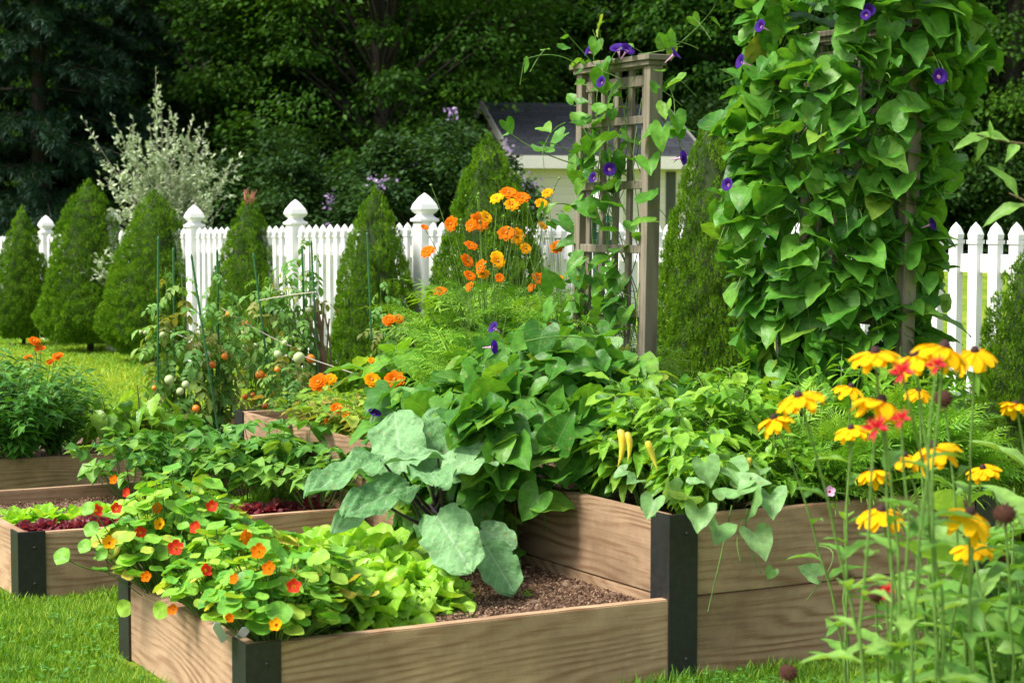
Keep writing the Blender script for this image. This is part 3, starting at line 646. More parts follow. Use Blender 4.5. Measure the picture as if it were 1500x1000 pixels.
mb = MB(); put(mb, boxT(-hw - ov, hw + ov, -hd - eo - .02, -hd - eo + .01, ez - .17, ez + .0)); put(mb, boxT(-hw - ov, hw + ov, -hd - eo, -hd - .0, ez - .17, ez - .15)); mb.build('fascia', M['trim'], SH, False)
for sg in (-1, 1):
    mb = MB(); x0, x1 = sorted((sg * (hw + ov), sg * (hw + ov + .02)))
    for s2 in (-1, 1):
        V = [(x, y, z) for x in (x0, x1) for y, z in ((s2 * (hd + eo), ez - .1), (s2 * (hd + eo), ez + .03), (0, rz_ + .03), (0, rz_ - .1))]
        mb.add(V, [(0, 1, 2, 3), (4, 7, 6, 5), (1, 5, 6, 2), (0, 3, 7, 4)])
    mb.build('rake_board', plain('grey_rake', (.25, .25, .23), .6), SH, False)
for x in (-hw, -.02 * hw, .12, hw - .1):
    mb = MB(); put(mb, boxT(x, x + .1, -hd - .025, -hd + .02, -.2, ez - .06)); mb.build('corner_board', M['trim'], SH, False)
mb = MB(); put(mb, boxT(.83, .97, -hd - .012, -hd + .01, -.2, ez - .2)); mb.build('shutter_gap', plain('dark_panel', (.06, .065, .05), .7), SH, False)

# ---- woods
def crown(r, n, hr, zr, cz, ls, lay=.6, ncl=120, flat=.35, tl=t_tree, shell=.45):
    th = r.uniform(0, 2 * pi, ncl); ph = np.arcsin(r.uniform(-.95, 1, ncl)); q = shell + (1 - shell) * r.random(ncl) ** .5
    c = np.stack([np.cos(th) * np.cos(ph) * hr * q, np.sin(th) * np.cos(ph) * hr * q, cz + np.sin(ph) * zr * q], -1)
    cs = r.uniform(.5, 1.0, ncl) * hr * .34
    k = r.integers(0, ncl, n); off = r.normal(0, .45, (n, 3)); off[:, 2] *= flat; rad_ = np.linalg.norm(off[:, :2], axis=1)
    off[:, 2] -= .22 * rad_ ** 2
    pos = c[k] + off * cs[k][:, None]
    out = nrm(off * np.array([1, 1, .3]) + nrm(c[k] - [0, 0, cz]) * .3)
    d = out + r.normal(0, .45, (n, 3)) + np.array([0, 0, -.25]); nn = UP + r.normal(0, .45, (n, 3))
    mb = MB(); rn = np.clip(r.normal(.4, .2, n) + (r.random(ncl)[k] - .5) * .35, 0, 1)
    mb.inst(tl, pos, frames(d, nn), ls * r.uniform(.7, 1.3, n), rn); return mb, c
def deciduous(seed, H, hr, base, n, ls, mat, ncl=130):
    r = np.random.default_rng(seed); root = empty('woodland_tree', (0, 0, 0)); zr = (H - base) / 2; cz = base + zr
    mb, c = crown(r, n, hr, zr, cz, ls, ncl=ncl); mb.build('crown', mat, root)
    tr = MB(); tube(tr, [(0, 0, -.3), (.05, 0, H * .25), (-.05, .05, H * .5), (0, 0, H * .8)], [.2, .16, .12, .05], 8)
    for i in range(0, len(c), 3): 
        s = np.array([0, 0, max(.7, c[i][2] * .6)]); tube(tr, bez(s, (s + c[i]) / 2 + UP * .4, c[i], 6), np.linspace(.035, .01, 6), 4)
    tr.build('trunk', M['bark'], root); return root
def darkspruce(seed, H, R, n, mat):
    r = np.random.default_rng(seed); root = empty('spruce_tree', (0, 0, 0)); mb = MB(); tr = MB()
    tube(tr, [(0, 0, -.3), (0, 0, H * .95)], [.18, .02], 8)
    pos = []; dd = []; tiers = int(H / .38)
    for i in range(tiers):
        z = .3 + (H - .4) * i / tiers; Rr = R * (1 - z / H) ** .85 + .15
        for j in range(11):
            a = r.uniform(0, 2 * pi); L = Rr * r.uniform(.75, 1.1); e = np.array([cos(a) * L, sin(a) * L, z - L * .28 + .1 * L * r.random()])
            s = np.array([0, 0, z]); bz = bez(s, (s + e) / 2 + UP * .15 * L, e, 6); tube(tr, bz, np.linspace(.03, .006, 6), 3)
            k = int(n / tiers / 11 * (L / R) * 1.6) + 4; t = r.random(k) ** .7; p = s + (e - s) * t[:, None] + UP * (.3 * L * (t * (1 - t)))[:, None]
            side = np.array([-sin(a), cos(a), 0]); p = p + side * (r.normal(0, .16, k) * L * (1.1 - t))[:, None] + r.normal(0, .03, (k, 3)) - UP * (np.abs(r.normal(0, .05, k)))[:, None]
            pos.append(p); dd.append(np.array([cos(a), sin(a), -.3]) + side * r.normal(0, .7, k)[:, None] + r.normal(0, .2, (k, 3)))
    pos = np.concatenate(pos); dd = np.concatenate(dd); n_ = len(pos)
    mb.inst(t_tuft, pos, frames(dd, UP + r.normal(0, .3, (n_, 3))), r.uniform(.09, .17, n_), np.clip(r.normal(.4, .22, n_), 0, 1))
    mb.build('crown', mat, root); tr.build('trunk', M['bark'], root); return root
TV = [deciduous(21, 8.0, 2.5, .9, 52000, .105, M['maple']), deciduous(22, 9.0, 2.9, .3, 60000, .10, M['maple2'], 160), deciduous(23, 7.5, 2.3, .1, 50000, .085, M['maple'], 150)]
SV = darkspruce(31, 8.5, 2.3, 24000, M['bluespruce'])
def locat(o, px, d, rz, s, label, cat, group):
    p = P(px, 325, d); o.location = (p[0], d, float(ground_z(p[0], d)) - .05); o.rotation_euler = (0, 0, rz); o.scale = (s, s, s); tag(o, label, cat, group)
gw = 'trees of the dark wood behind the fence'
front = [(1, 560, 27.5, .3, .95, 'leafy tree with pale green layered sprays, left of the shed'), (0, 310, 29.5, 1.2, 1.05, 'tall dark leafy tree directly behind the silver-leaved tree'),
         (2, 455, 31, 2.2, 1.1, 'dark leafy tree between the silver tree and the shed'), (0, 1130, 31.5, 4, 1.05, 'dark tree behind the leafy vine tower'),
         (2, 1290, 33, .7, 1.0, 'dark tree right of the leafy vine tower'), (1, 1480, 31, 3.3, 1.0, 'broad leafy tree at the right edge of the wood'), (0, 1000, 36, 2.5, 1.15, 'dark tree rising behind the right end of the shed roof'),
         (1, 760, 34.5, 5.2, 1.1, 'pale leafy tree rising behind the left end of the shed roof'), (2, 900, 33.0, 1.0, 1.15, 'dark tree rising directly behind the lattice trellis'), (1, 180, 34, 2, 1.05, 'leafy tree behind the spruces at the left')]
used = set()
for k, px, d, rz, s, lab in front:
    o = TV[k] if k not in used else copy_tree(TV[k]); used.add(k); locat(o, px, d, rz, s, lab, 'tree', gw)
sps = [(60, 25.5, 0, .95, 'dark blue-green spruce at the left edge of the wood'), (-60, 27, 2, 1.0, 'dark spruce cut by the left edge of the photo'), (175, 27.5, 4, .8, 'dark spruce behind the left side of the silver-leaved tree')]
for i, (px, d, rz, s, lab) in enumerate(sps):
    o = SV if i == 0 else copy_tree(SV); locat(o, px, d, rz, s, lab, 'spruce', 'dark spruces at the left of the wood')
back = [(1 if i % 3 == 1 else (0 if i % 2 else 2), px, d) for i, (px, d) in enumerate([(-40, 40), (110, 41), (250, 39), (380, 42), (500, 39.5), (630, 42), (740, 40), (860, 42.5), (980, 41), (1100, 40), (1220, 43), (1330, 40), (1440, 42), (1560, 40), (1650, 36)])]
for i, (k, px, d) in enumerate(back):
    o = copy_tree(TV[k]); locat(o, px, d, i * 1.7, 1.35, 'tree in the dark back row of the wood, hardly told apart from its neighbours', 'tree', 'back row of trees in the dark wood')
# understory shrubs under the wood
UV_ = []
def shrub(seed, n, hr, zr, ls, mat, name='shrub', tl=t_tree, ncl=60):
    r = np.random.default_rng(seed); root = empty(name, (0, 0, 0)); mb, c = crown(r, n, hr, zr, zr * .9, ls, ncl=ncl, flat=.6, tl=tl); mb.build('foliage', mat, root)
    tr = MB()
    for i in range(0, len(c), 2): tube(tr, bez((0, 0, -.1), (c[i][0] * .3, c[i][1] * .3, c[i][2] * .6), c[i], 5), np.linspace(.025, .006, 5), 4)
    tr.build('stem', M['bark'], root); return root, c
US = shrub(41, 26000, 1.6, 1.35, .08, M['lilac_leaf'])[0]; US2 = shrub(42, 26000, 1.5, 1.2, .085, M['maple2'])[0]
for i, (px, d) in enumerate([(20, 30), (200, 31), (330, 27), (420, 25.5), (520, 30), (850, 31), (960, 32), (1060, 29), (1160, 33), (1250, 30.5), (1350, 33.5), (1430, 31), (1530, 33)]):
    o = (US if i % 2 else US2) if i < 2 else copy_tree(US if i % 2 else US2)
    locat(o, px, d, i * 2.1, 1.0 + .12 * (i % 3), 'low leafy shrub at the dark foot of the wood', 'shrub', 'low shrubs at the foot of the wood')
LS, lc = shrub(43, 34000, 1.05, 1.15, .07, M['lilac_leaf'], 'flowering_shrub', ncl=70)
r_ = np.random.default_rng(8)
for i in r_.choice(len(lc), 34, replace=False):
    dd = nrm(lc[i] - np.array([0, 0, 1.0])); pos = lc[i] + dd * .18
    mb = MB(); k = 26; q = r_.normal(0, .045, (k, 3)); mb.inst(t_tree, q, frames(r_.normal(0, 1, (k, 3)), r_.normal(0, 1, (k, 3))), np.full(k, .055), r_.random(k)); o = mb.build('blossom', M['lilac'], LS); o.location = [float(v) for v in pos]
locat(LS, 640, 22.5, .4, 1.15, 'dark shrub with pale purple blossoms, left of the shed', 'flowering shrub', None)

# ---- silver-leaved tree
SVt = empty('silver_tree', (0, 0, 0), 0, 'silvery grey-green young tree with upright twigs behind the fence', 'tree')
sd = 18.2; sp0 = P(243, 325, sd); SVt.location = (sp0[0], sd, 0); r = np.random.default_rng(77); tr = MB(); lf = MB(); LP = []
def twig(p0, p2, rad, sub, leaves):
    c = bez(p0, (p0 + p2) / 2 + r.normal(0, .04, 3) + np.array([0, 0, -.05]), p2, 8); tube(tr, c, np.linspace(rad, rad * .3, 8), 4)
    for _ in range(leaves):
        t = r.uniform(.15, 1) * 7; i0 = min(int(t), 6); q = c[i0] + (c[i0 + 1] - c[i0]) * (t - i0); ax = nrm(c[i0 + 1] - c[i0]); LP.append((q + r.normal(0, .004, 3), ax * .8 + r.normal(0, .6, 3)))
    for _ in range(sub):
        t = r.uniform(.15, .95) * 7; i0 = int(t); q = c[i0] + (c[i0 + 1] - c[i0]) * (t - i0); ax = nrm(c[i0 + 1] - c[i0])
        e = q + nrm(ax + r.normal(0, .55, 3) + UP * .25) * r.uniform(.10, .26); twig(q, e, .002, 0, 14)
ends = [(226, 100), (150, 165), (182, 190), (262, 165), (290, 168), (314, 180), (326, 222), (346, 250), (140, 262), (152, 380), (130, 400), (200, 215), (245, 200), (235, 150), (300, 250), (330, 280), (205, 250), (190, 270), (275, 230), (255, 260), (340, 300), (180, 310), (300, 300), (225, 230), (238, 290), (215, 180), (268, 290), (160, 240), (310, 205), (283, 200), (248, 175)]
for ex, ey in ends:
    ex = 243 + (ex - 243) * .86
    e = P(ex, ey, sd + r.uniform(-.5, .4)) - np.array([sp0[0], sd, 0]); s = np.array([r.normal(0, .03), r.normal(0, .03), max(.6, min(e[2] * .42, 1.15))])
    twig(s, e, .008, 10, 40)
    s2 = s + (e - s) * .3 + r.normal(0, .1, 3); twig(s2, e + r.normal(0, .16, 3) - UP * .2, .005, 4, 12)
tube(tr, [(0, 0, -.1), (.02, 0, .6), (0, .02, 1.3)], [.04, .03, .02], 8)
lf.inst(t_small, np.array([a[0] for a in LP]), frames(np.array([a[1] for a in LP]), r.normal(0, 1, (len(LP), 3)) + UP), r.uniform(.035, .065, len(LP)))
lf.build('foliage', M['silver'], SVt); tr.build('trunk', plain('silver_bark', (.25, .22, .17), .8), SVt)

# ---- trellises
def trellis(name, pr, pl, ztop, label, lean=0.03):
    """pr, pl: world xy of right and left post; flat lattice panel with cap"""
    root = empty(name, (pr[0], pr[1], .36), 0, label, 'trellis', 'wooden lattice trellises standing in the tall bed')
    d = np.array([pl[0] - pr[0], pl[1] - pr[1]]); L = np.linalg.norm(d); ang = math.atan2(d[1], d[0]); H = ztop - .36
    def bx(nm, x0, x1, y0, y1, za, zb): 
        mb = MB(); t = boxT(x0, x1, y0, y1, za, zb); mb2 = bmesh.new(); put(mb, t); o = mb.build(nm, M['trellis'], root, False)
        o.rotation_euler = (0, 0, ang); b = bmesh.new(); b.from_mesh(o.data); bmesh.ops.bevel(b, geom=list(b.edges), offset=.002, segments=1, affect='EDGES')
        for v in b.verts: v.co.x -= -(H - v.co.z) * lean  # the panel leans a little
        b.to_mesh(o.data); b.free(); return o
    bx('post', -.018, .022, -.028, .028, 0, H - .03); bx('post', L - .022, L + .018, -.028, .028, 0, H - .03)
    bx('cap_rail', -.04, L + .04, -.05, .05, H - .012, H + .008); bx('cap_moulding', -.025, L + .025, -.04, .04, H - .03, H - .0125)
    bx('top_rail', .025, L - .025, -.02, .012, H - .10, H - .06)
    for i in range(5):
        x = .05 + (L - .10) * i / 4; bx('slat', x - .014, x + .014, -.008, .008, 0, H - .035)
    for z in np.arange(.12, H - .15, .235): bx('crossbar', .025, L - .025, -.0085 + .017, .026, z, z + .03)
    return root
pr = P(957, 325, 6.7); pl = P(857, 325, 7.12)
tre1 = trellis('trellis', pr, pl, P(955, 84, 6.7)[2], 'grey wooden lattice trellis with few vines, left of the leafy tower')
pr2 = P(1337, 325, 6.15); pl2 = P(1190, 325, 6.6)
tre2 = trellis('trellis', pr2, pl2, P(1340, 34, 6.15)[2], 'weathered trellis almost hidden inside the leafy vine tower')

# ---- vines
def vine(name, root_loc, strands, n_leaf, ls, label, cat, group, blooms, leafm=None, tips=True, ndir=None, vol=None, hang=.35, st_r=.0025):
    root = empty(name, root_loc, 0, label, cat, group); o0 = np.asarray(root_loc, float); st = MB(); lf = MB(); A1 = []; 
    pale = name == 'trailing_vine'
    for c in strands:
        if pale: st1 = MB(); tube(st1, np.asarray(c) - o0, np.linspace(st_r, st_r * .6, len(c)), 4, rnd=rng.random()); st1.build('runner', M['stem'], root)
        else: tube(st, np.asarray(c) - o0, np.linspace(st_r, st_r * .6, len(c)), 4, rnd=rng.random())
    L = 0
    pts, nrmls = vol
    for p, nn in zip(pts, nrmls):
        nn = nrm(nn); ang = rng.uniform(0, 2 * pi)
        d = nrm(nn * rng.uniform(.2, 1.0) + np.array([0, 0, -hang]) * rng.uniform(.0, 2.0) + rng.normal(0, .6, 3)); up = nrm(nn * .7 + UP * 1.0 + rng.normal(0, .35, 3))
        s = ls * rng.uniform(.4, 1.35); q = p + nn * rng.uniform(0, .05)
        A1.append((q - o0, d, up, s)); 
        if rng.random() < .6: tube(st, bez(p - nn * .06 - o0 - UP * .03, p - o0, q - o0, 4), .0016, 3, rnd=.3)
    h = rng.random(len(A1)) < .6
    for T_, sel in ((t_heart, h), (t_heart2, ~h)):
        B = [a for a, k in zip(A1, sel) if k]
        if B: lf.inst(T_, np.array([a[0] for a in B]), frames(np.array([a[1] for a in B]), np.array([a[2] for a in B])), np.array([a[3] for a in B]), np.clip(rng.normal(.36, .17, len(B)), 0, 1))
    (None if pale else st.build('stem', M['stem'], root)); lf.build('foliage', leafm or M['morning'], root)
    for bp_, bd, bs_ in blooms:
        attach('flower', t_trump, [M['purple'], M['throat']], root, np.asarray(bp_) - o0, bd, bs_)
    return root
# light vine on the first trellis
def pan(u, v, pr_, pl_, d0, d1): pass
pts = []; nl = []
strands = []
e1 = nrm(np.array([pl[0] - pr[0], pl[1] - pr[1], 0])); no1 = nrm(np.array([e1[1], -e1[0], 0])); no1 = no1 if no1[1] < 0 else -no1
Lp = math.hypot(pl[0] - pr[0], pl[1] - pr[1])
for i in range(14):
    u0 = rng.uniform(.1, .9) * Lp; z = .45; c = []
    ph = rng.random() * 6; top = rng.uniform(1.3, 1.98)
    while z < top:
        u = u0 + .07 * sin(z * 5 + ph) + (z - .45) * rng.normal(0, .0); u = np.clip(u, .02, Lp - .02)
        c.append(np.array([pr[0], pr[1], 0]) + e1 * (u + (1.9 - z) * .03) + no1 * (.04 * sin(z * 9 + ph * 2)) + UP * z); z += .05
    strands.append(c)
    for q in c[1:]:
        m_ = 1.5 if q[2] < 1.0 else (1.0 if q[2] < 1.75 else 1.1)
        uu = np.dot(q - np.array([pr[0], pr[1], 0]), e1) / Lp
        if rng.random() < .42 * m_ * (1 if uu > .2 else .25): pts.append(q + no1 * rng.uniform(.02, .09)); nl.append(no1 + rng.normal(0, .5, 3))
leafpx1 = [(840, 370), (833, 330), (850, 395), (845, 150), (838, 205), (845, 260), (860, 235), (905, 165), (920, 160), (890, 275), (905, 290), (875, 300), (908, 345), (885, 357), (900, 355), (895, 385), (845, 360), (850, 440), (905, 455), (880, 460), (840, 470), (875, 420), (845, 415), (870, 490), (900, 480), (965, 200), (975, 190), (985, 160), (978, 135), (970, 110), (990, 170), (1000, 120), (870, 95), (890, 100), (905, 90), (925, 78), (940, 75), (865, 110), (880, 130), (850, 90), (962, 300), (968, 330), (880, 180), (915, 200), (870, 200), (925, 235), (910, 250), (925, 260), (880, 230), (860, 270), (960, 240)]
for px, py in leafpx1: pts.append(P(px, py, 6.72 + .5 * (955 - px) / 110 + rng.uniform(-.12, 0))); nl.append(no1 + np.array([rng.normal(0, .3), 0, .4]))
def fl(px, py, d, w, dx=0, dy=-1, dz=.2): return (P(px, py, d), nrm((dx, dy, dz)), w / FPX * d * 1.02)
kp = [i for i, q in enumerate(pts) if not (846 < 750 + 2700 * q[0] / q[1] < 900 and 308 < 325 - 2700 * (q[2] - 1.3) / q[1] < 370)]
pts = [pts[i] for i in kp]; nl = [nl[i] for i in kp]
bl = [fl(893, 248, 6.75, 20, .0, -1, .1), fl(868, 260, 6.75, 17, -.8, -.6, .3), fl(880, 120, 6.75, 18, -.7, -.6, .3), fl(905, 70, 6.8, 24, -.2, -.6, .9), fl(920, 72, 6.7, 22, .5, -.7, .7), fl(860, 75, 6.9, 15, -.9, -.3, .4), fl(990, 78, 6.55, 22, .8, -.3, .7), fl(1001, 231, 6.5, 22, .8, -.5, .1)]
for (x0, y0), (x1, y1), (x2, y2) in [((935, 80), (985, 75), (1000, 60)), ((1000, 60), (1030, 35), (1048, 8)), ((870, 95), (840, 60), (822, 42)), ((870, 90), (868, 50), (885, 30)), ((846, 95), (810, 70), (768, 88)), ((838, 225), (800, 200), (795, 215)), ((828, 180), (800, 190), (795, 225)), ((950, 110), (1000, 120), (985, 190)), ((955, 160), (1010, 210), (1001, 231)), ((840, 240), (760, 215), (740, 185)), ((835, 300), (790, 290), (800, 330))]:
    c = bez(P(x0, y0, 6.75), P(x1, y1, 6.7), P(x2, y2, 6.65), 9); strands.append(c)
    for k in (4, 6, 8):
        if rng.random() < .7: pts.append(c[k]); nl.append(rng.normal(0, .6, 3) + UP * .3)
vine('morning_glory_vine', (pr[0] - .12, pr[1] + .1, .42), strands, 0, .068, 'thin morning glory vine with purple flowers climbing the bare lattice trellis', 'vine', 'purple morning glory vines', bl, vol=(pts, nl))
# heavy vine on the second trellis: leaves over an egg-shaped column, following the outline in the photo
outline = [(-20, 1085, 1440), (30, 1085, 1450), (80, 1080, 1458), (110, 1080, 1462), (160, 1060, 1420), (200, 1040, 1410), (250, 1060, 1400), (300, 1040, 1398), (350, 1050, 1395), (400, 1060, 1392), (450, 1080, 1390), (500, 1070, 1385), (550, 1080, 1370), (600, 1100, 1300)]
pts = []; nl = []; strands = []; oy = [o[0] for o in outline]
def colpt(py, f, ang):
    l = np.interp(py, oy, [o[1] for o in outline]); rr = np.interp(py, oy, [o[2] for o in outline]); d0 = 6.35
    cx = P((l + rr) / 2 - 4, py, d0); R = ((rr - l) / 2 - 36) / FPX * d0
    return cx + np.array([cos(ang) * R * f, sin(ang) * R * .75 * f, 0]), np.array([cos(ang), sin(ang), 0])
for i in range(1250):
    py = rng.uniform(-60, 560); ang = rng.uniform(-pi, 0) if rng.random() < .82 else rng.uniform(0, pi)
    p, n_ = colpt(py, rng.choice([1, .93, .82, .65], p=[.4, .28, .2, .12]) * rng.uniform(.88, 1.12), ang)
    pts.append(p); nl.append(n_ + UP * .45)
for i in range(34):
    ph = rng.uniform(-pi, 0); c = []
    for py in np.linspace(620, rng.uniform(-60, 250), 26): p, _ = colpt(py, .78 + .12 * sin(py * .02 + i), ph + .5 * sin(py * .008 + i)); c.append(p)
    strands.append(c)
for i in range(26):   # tendrils
    p, n_ = colpt(rng.uniform(-20, 500), .95, rng.uniform(-pi * .95, -.05)); e = p + n_ * rng.uniform(.05, .12) + np.array([0, 0, rng.uniform(-.15, .1)]); strands.append(bez(p, (p + e) / 2 + UP * .08, e, 7))
bl = [fl(1084, 90, 6.1, 22, -.9, -.4, .3), fl(1065, 270, 6.1, 20, -.7, -.7, .2), fl(1272, 15, 6.0, 22, 0, -.9, .5), fl(1268, 22, 5.95, 16, -.5, -.9, .2), fl(1377, 112, 5.98, 24, .2, -1, .1), fl(1366, 328, 6.1, 20, .7, -.6, .3), fl(1113, 38, 6.0, 20, -.8, -.6, .3)]
vine('morning_glory_vine', ((pr2[0] + pl2[0]) / 2, 6.3, .42), strands, 0, .088, 'dense morning glory vine with large heart leaves swallowing the right trellis', 'vine', 'purple morning glory vines', bl, vol=(pts, nl), hang=.45)
# ground mound between kale and trellis, hanging down the side of the tall bed
pts = []; nl = []; strands = []
for i in range(720):
    b = rng.uniform(.55, 1.55); a = rng.uniform(1.14, 2.0)
    env = np.clip(1 - ((b - 1.05) / .68) ** 2, 0, 1)
    h = .50 + .40 * env ** .6 * np.clip((a - 1.1) / .35, 0, 1) ** .6 * (1 - .35 * np.clip((.9 - b) / .3, 0, 1)) * (1 - .55 * np.clip((a - 1.55) / .4, 0, 1))
    p = W(a, b, h - rng.random() ** 2 * .22 + rng.normal(0, .025)); pts.append(p); nl.append(np.array([-.3, -.8, .9]))
for i in range(460):
    b = rng.uniform(.60, 1.42); z = rng.uniform(.22, .72); a = 1.25 - .05 - .16 * np.clip((z - .2) / .3, 0, 1) * rng.uniform(.2, 1) - .04 * rng.random()
    if z < .45 and b < .68: continue
    pts.append(W(a, b, z)); nl.append(np.array([-.75, -.6, .2]))
for i in range(22):
    b = rng.uniform(.7, 1.4); c = bez(W(1.6, b, .5), W(1.15, b + rng.normal(0, .1), .85), W(1.17, b + rng.normal(0, .15), rng.uniform(.2, .4)), 12); strands.append(c)
for (x0, y0), (x1, y1), (x2, y2) in [((705, 610), (690, 560), (718, 515)), ((770, 500), (830, 485), (870, 500)), ((640, 620), (600, 640), (560, 640))]:
    strands.append(bez(P(x0, y0, 6.0), P(x1, y1, 6.0), P(x2, y2, 6.05), 8))
bl = [fl(724, 508, 5.95, 21, .9, -.5, .1), fl(722, 479, 6.1, 18, -.7, -.5, .5), fl(549, 604, 6.1, 20, .3, -.4, .8)]
vine('morning_glory_vine', W(1.5, 1.3, .42), strands, 0, .096, 'sprawling mound of heart-leaved vine spilling over the side board of the tall bed', 'vine', 'purple morning glory vines', bl, vol=(pts, nl), hang=.55)
# small trailing heart leaves over the front board of the tall bed
pts = []; nl = []; strands = []
M['pale_vine'] = leafmat('pale_vine_leaf', [(.13, .30, .09), (.2, .38, .13), (.28, .45, .18)], .3, .4, .35, (.4, .55, .3), 5, spots=.6)
for px, py, s in [(930, 715, 5.02), (955, 745, 5.0), (915, 700, 5.1), (1010, 720, 5.1), (1030, 690, 5.2), (1000, 745, 5.02), (1022, 760, 5.0), (1060, 740, 5.08), (1100, 735, 5.13), (1125, 738, 5.15), (1048, 785, 5.08), (1105, 788, 5.1), (1127, 848, 5.12), (1190, 858, 5.17), (1085, 705, 5.2), (1060, 700, 5.25), (1110, 700, 5.25), (980, 715, 5.15), (1015, 662, 5.3), (1045, 650, 5.35), (1080, 725, 5.15), (945, 760, 4.99), (1095, 715, 5.15)]:
    pts.append(P(px, py - 8, s)); nl.append(np.array([.1, -1, .5]))
for pp_ in [[(1040, 745, 5.1), (1050, 770, 5.05), (1048, 785, 5.08)], [(1095, 745, 5.16), (1085, 785, 5.1), (1115, 840, 5.12)], [(1072, 740, 5.13), (1060, 800, 5.08), (1037, 895, 5.05)], [(1085, 820, 5.1), (1070, 780, 5.1), (1100, 745, 5.15)], [(1200, 800, 5.2), (1250, 800, 5.15), (1180, 880, 5.13)]]:
    strands.append(bez(P(*pp_[0]), P(*pp_[1]), P(*pp_[2]), 10))
vine('trailing_vine', W(1.5, .12, .42), strands, 0, .076, 'pale heart-leaved vine trailing over the front board of the tall bed', 'vine', None, [], M['pale_vine'], vol=(pts, nl), hang=.9)

# ---- lettuce
def lettuce(name, R, H, n, mat, curly=1.0, up=.5, seed=1):
    r = np.random.default_rng(seed); root = empty(name, (0, 0, 0)); mb = MB()
    for i in range(n):
        f = i / n; az = i * 2.4 + r.normal(0, .2); el = up + (1.25 - up) * (1 - f) ** 1.2 if False else (.15 + 1.2 * (1 - f)) * up * 2
        el = min(el, 1.35); L = R * (.65 + .45 * f) * r.uniform(.85, 1.1); Hh = H
        t = leafT([(0, .22), (.25, .5), (.55, .9), (.8, 1.0), (1, .8)], 1, .46, 14, 22, fold=.3, curl=.1 + .25 * f)
        V = t[0].copy(); sg = (t[3][:, 0] - .5) * 2; s = np.abs(sg); u = t[3][:, 1]
        V[:, 1] -= .28 * s ** 2 * u; m = np.maximum(s, u) ** 3 * np.clip(u * 3, 0, 1); q = np.arctan2(V[:, 0], np.maximum(V[:, 1], .02)); ph = r.random() * 6
        V[:, 2] += curly * .05 * m * np.sin(q * 15 + ph) + curly * .03 * np.sin(u * 14 + sg * 6 + ph); V[:, 0] += curly * .03 * m * np.cos(q * 22 + ph * 2); V[:, 1] += curly * .03 * m * np.sin(q * 27 + ph * 3)
        t = (V,) + t[1:]; d = np.array([cos(az) * cos(el), sin(az) * cos(el), sin(el)])
        nn = np.array([-cos(az) * sin(el), -sin(az) * sin(el), cos(el)]) if el > .2 else UP
        mb.inst(t, np.array([[cos(az) * .01, sin(az) * .01, .0]]), frames(d[None], nn[None]), np.array([L]), np.array([np.clip(.25 + .6 * r.random(), 0, 1)]))
    mb.build('leaves', mat, root); s_ = MB(); tube(s_, [(0, 0, -.02), (0, 0, .04)], [.012, .008], 6); s_.build('stem', M['stem'], root); return root
LC = [lettuce('curly_lettuce', .22, .15, 30, M['lettuce'], 2.0, .5, 1), lettuce('curly_lettuce', .21, .15, 28, M['lettuce'], 2.2, .5, 2)]
cl = [(.42, .27), (.53, .34), (.63, .44), (.47, .48), (.57, .60), (.35, .42), (.69, .37)]
labs = ['curly lettuce nearest the front board', 'curly lettuce second from the front board, beside bare soil', 'curly lettuce under the large lower kale leaf', 'curly lettuce in the middle of the clump, behind the front one', 'curly lettuce at the back of the clump by the kale stem', 'curly lettuce closest to the nasturtiums', 'small curly lettuce at the right end of the clump, nearest the bare soil']
for i, ((a, b), lb) in enumerate(zip(cl, labs)):
    o = LC[i] if i < 2 else copy_tree(LC[i % 2]); o.location = W(a, b, .195).tolist(); o.rotation_euler = (0, 0, i * 1.9); s = (.95, .9, .95, 1.0, 1.0, .9, .65)[i]; o.scale = (s,) * 3
    tag(o, 'bright ' + lb, 'lettuce', 'curly green lettuces in the front bed')
LR = lettuce('romaine_lettuce', .27, .2, 20, M['lettuce'], .4, .68, 5)
for i, (a, b) in enumerate([(.36, .74), (.48, .80), (.60, .86), (.70, .78), (.52, .66), (.38, .60)]):
    o = LR if i == 0 else copy_tree(LR); o.location = W(a, b, .17).tolist(); o.rotation_euler = (0, 0, i * 2.2)
    tag(o, ['upright romaine lettuce beside the nasturtiums, in the back row', 'upright romaine lettuce second from the left in the back row', 'upright romaine lettuce third from the left in the back row, left of the kale', 'upright romaine lettuce nearest the kale stalks', 'upright romaine lettuce just behind the curly lettuces', 'upright romaine lettuce between nasturtiums and curly lettuces'][i], 'lettuce', 'upright romaine lettuces in the front bed')
LG = lettuce('green_lettuce', .12, .12, 14, M['lettuce'], .5, .5, 7); RL = lettuce('red_lettuce', .115, .1, 20, M['redlettuce'], 1.4, .42, 8)
ords = ['first', 'second', 'third', 'fourth', 'fifth', 'sixth', 'seventh', 'eighth', 'ninth', 'tenth', 'eleventh', 'twelfth']
for i in range(11):
    a = .06 + i * .105
    if True:
        o = LG if i == 0 else copy_tree(LG); o.location = W(a, 2.42 + .03 * sin(i * 2), .175).tolist(); o.rotation_euler = (0, 0, i * 1.3); o.scale = (1 + .15 * sin(i * 3),) * 3
        tag(o, f'small green lettuce, {ords[i]} from the left in the row behind the red lettuces', 'lettuce', 'small green lettuces in the left bed')
    if True:
        o = RL if i == 0 else copy_tree(RL); o.location = W(a + .03, 2.2 + .02 * sin(i * 5), .175).tolist(); o.rotation_euler = (0, 0, i * 1.7); o.scale = (1 + .12 * sin(i * 4),) * 3
        tag(o, f'dark red frilly lettuce, {ords[i]} from the left in its row near the front board', 'lettuce', 'dark red lettuces in the left bed')

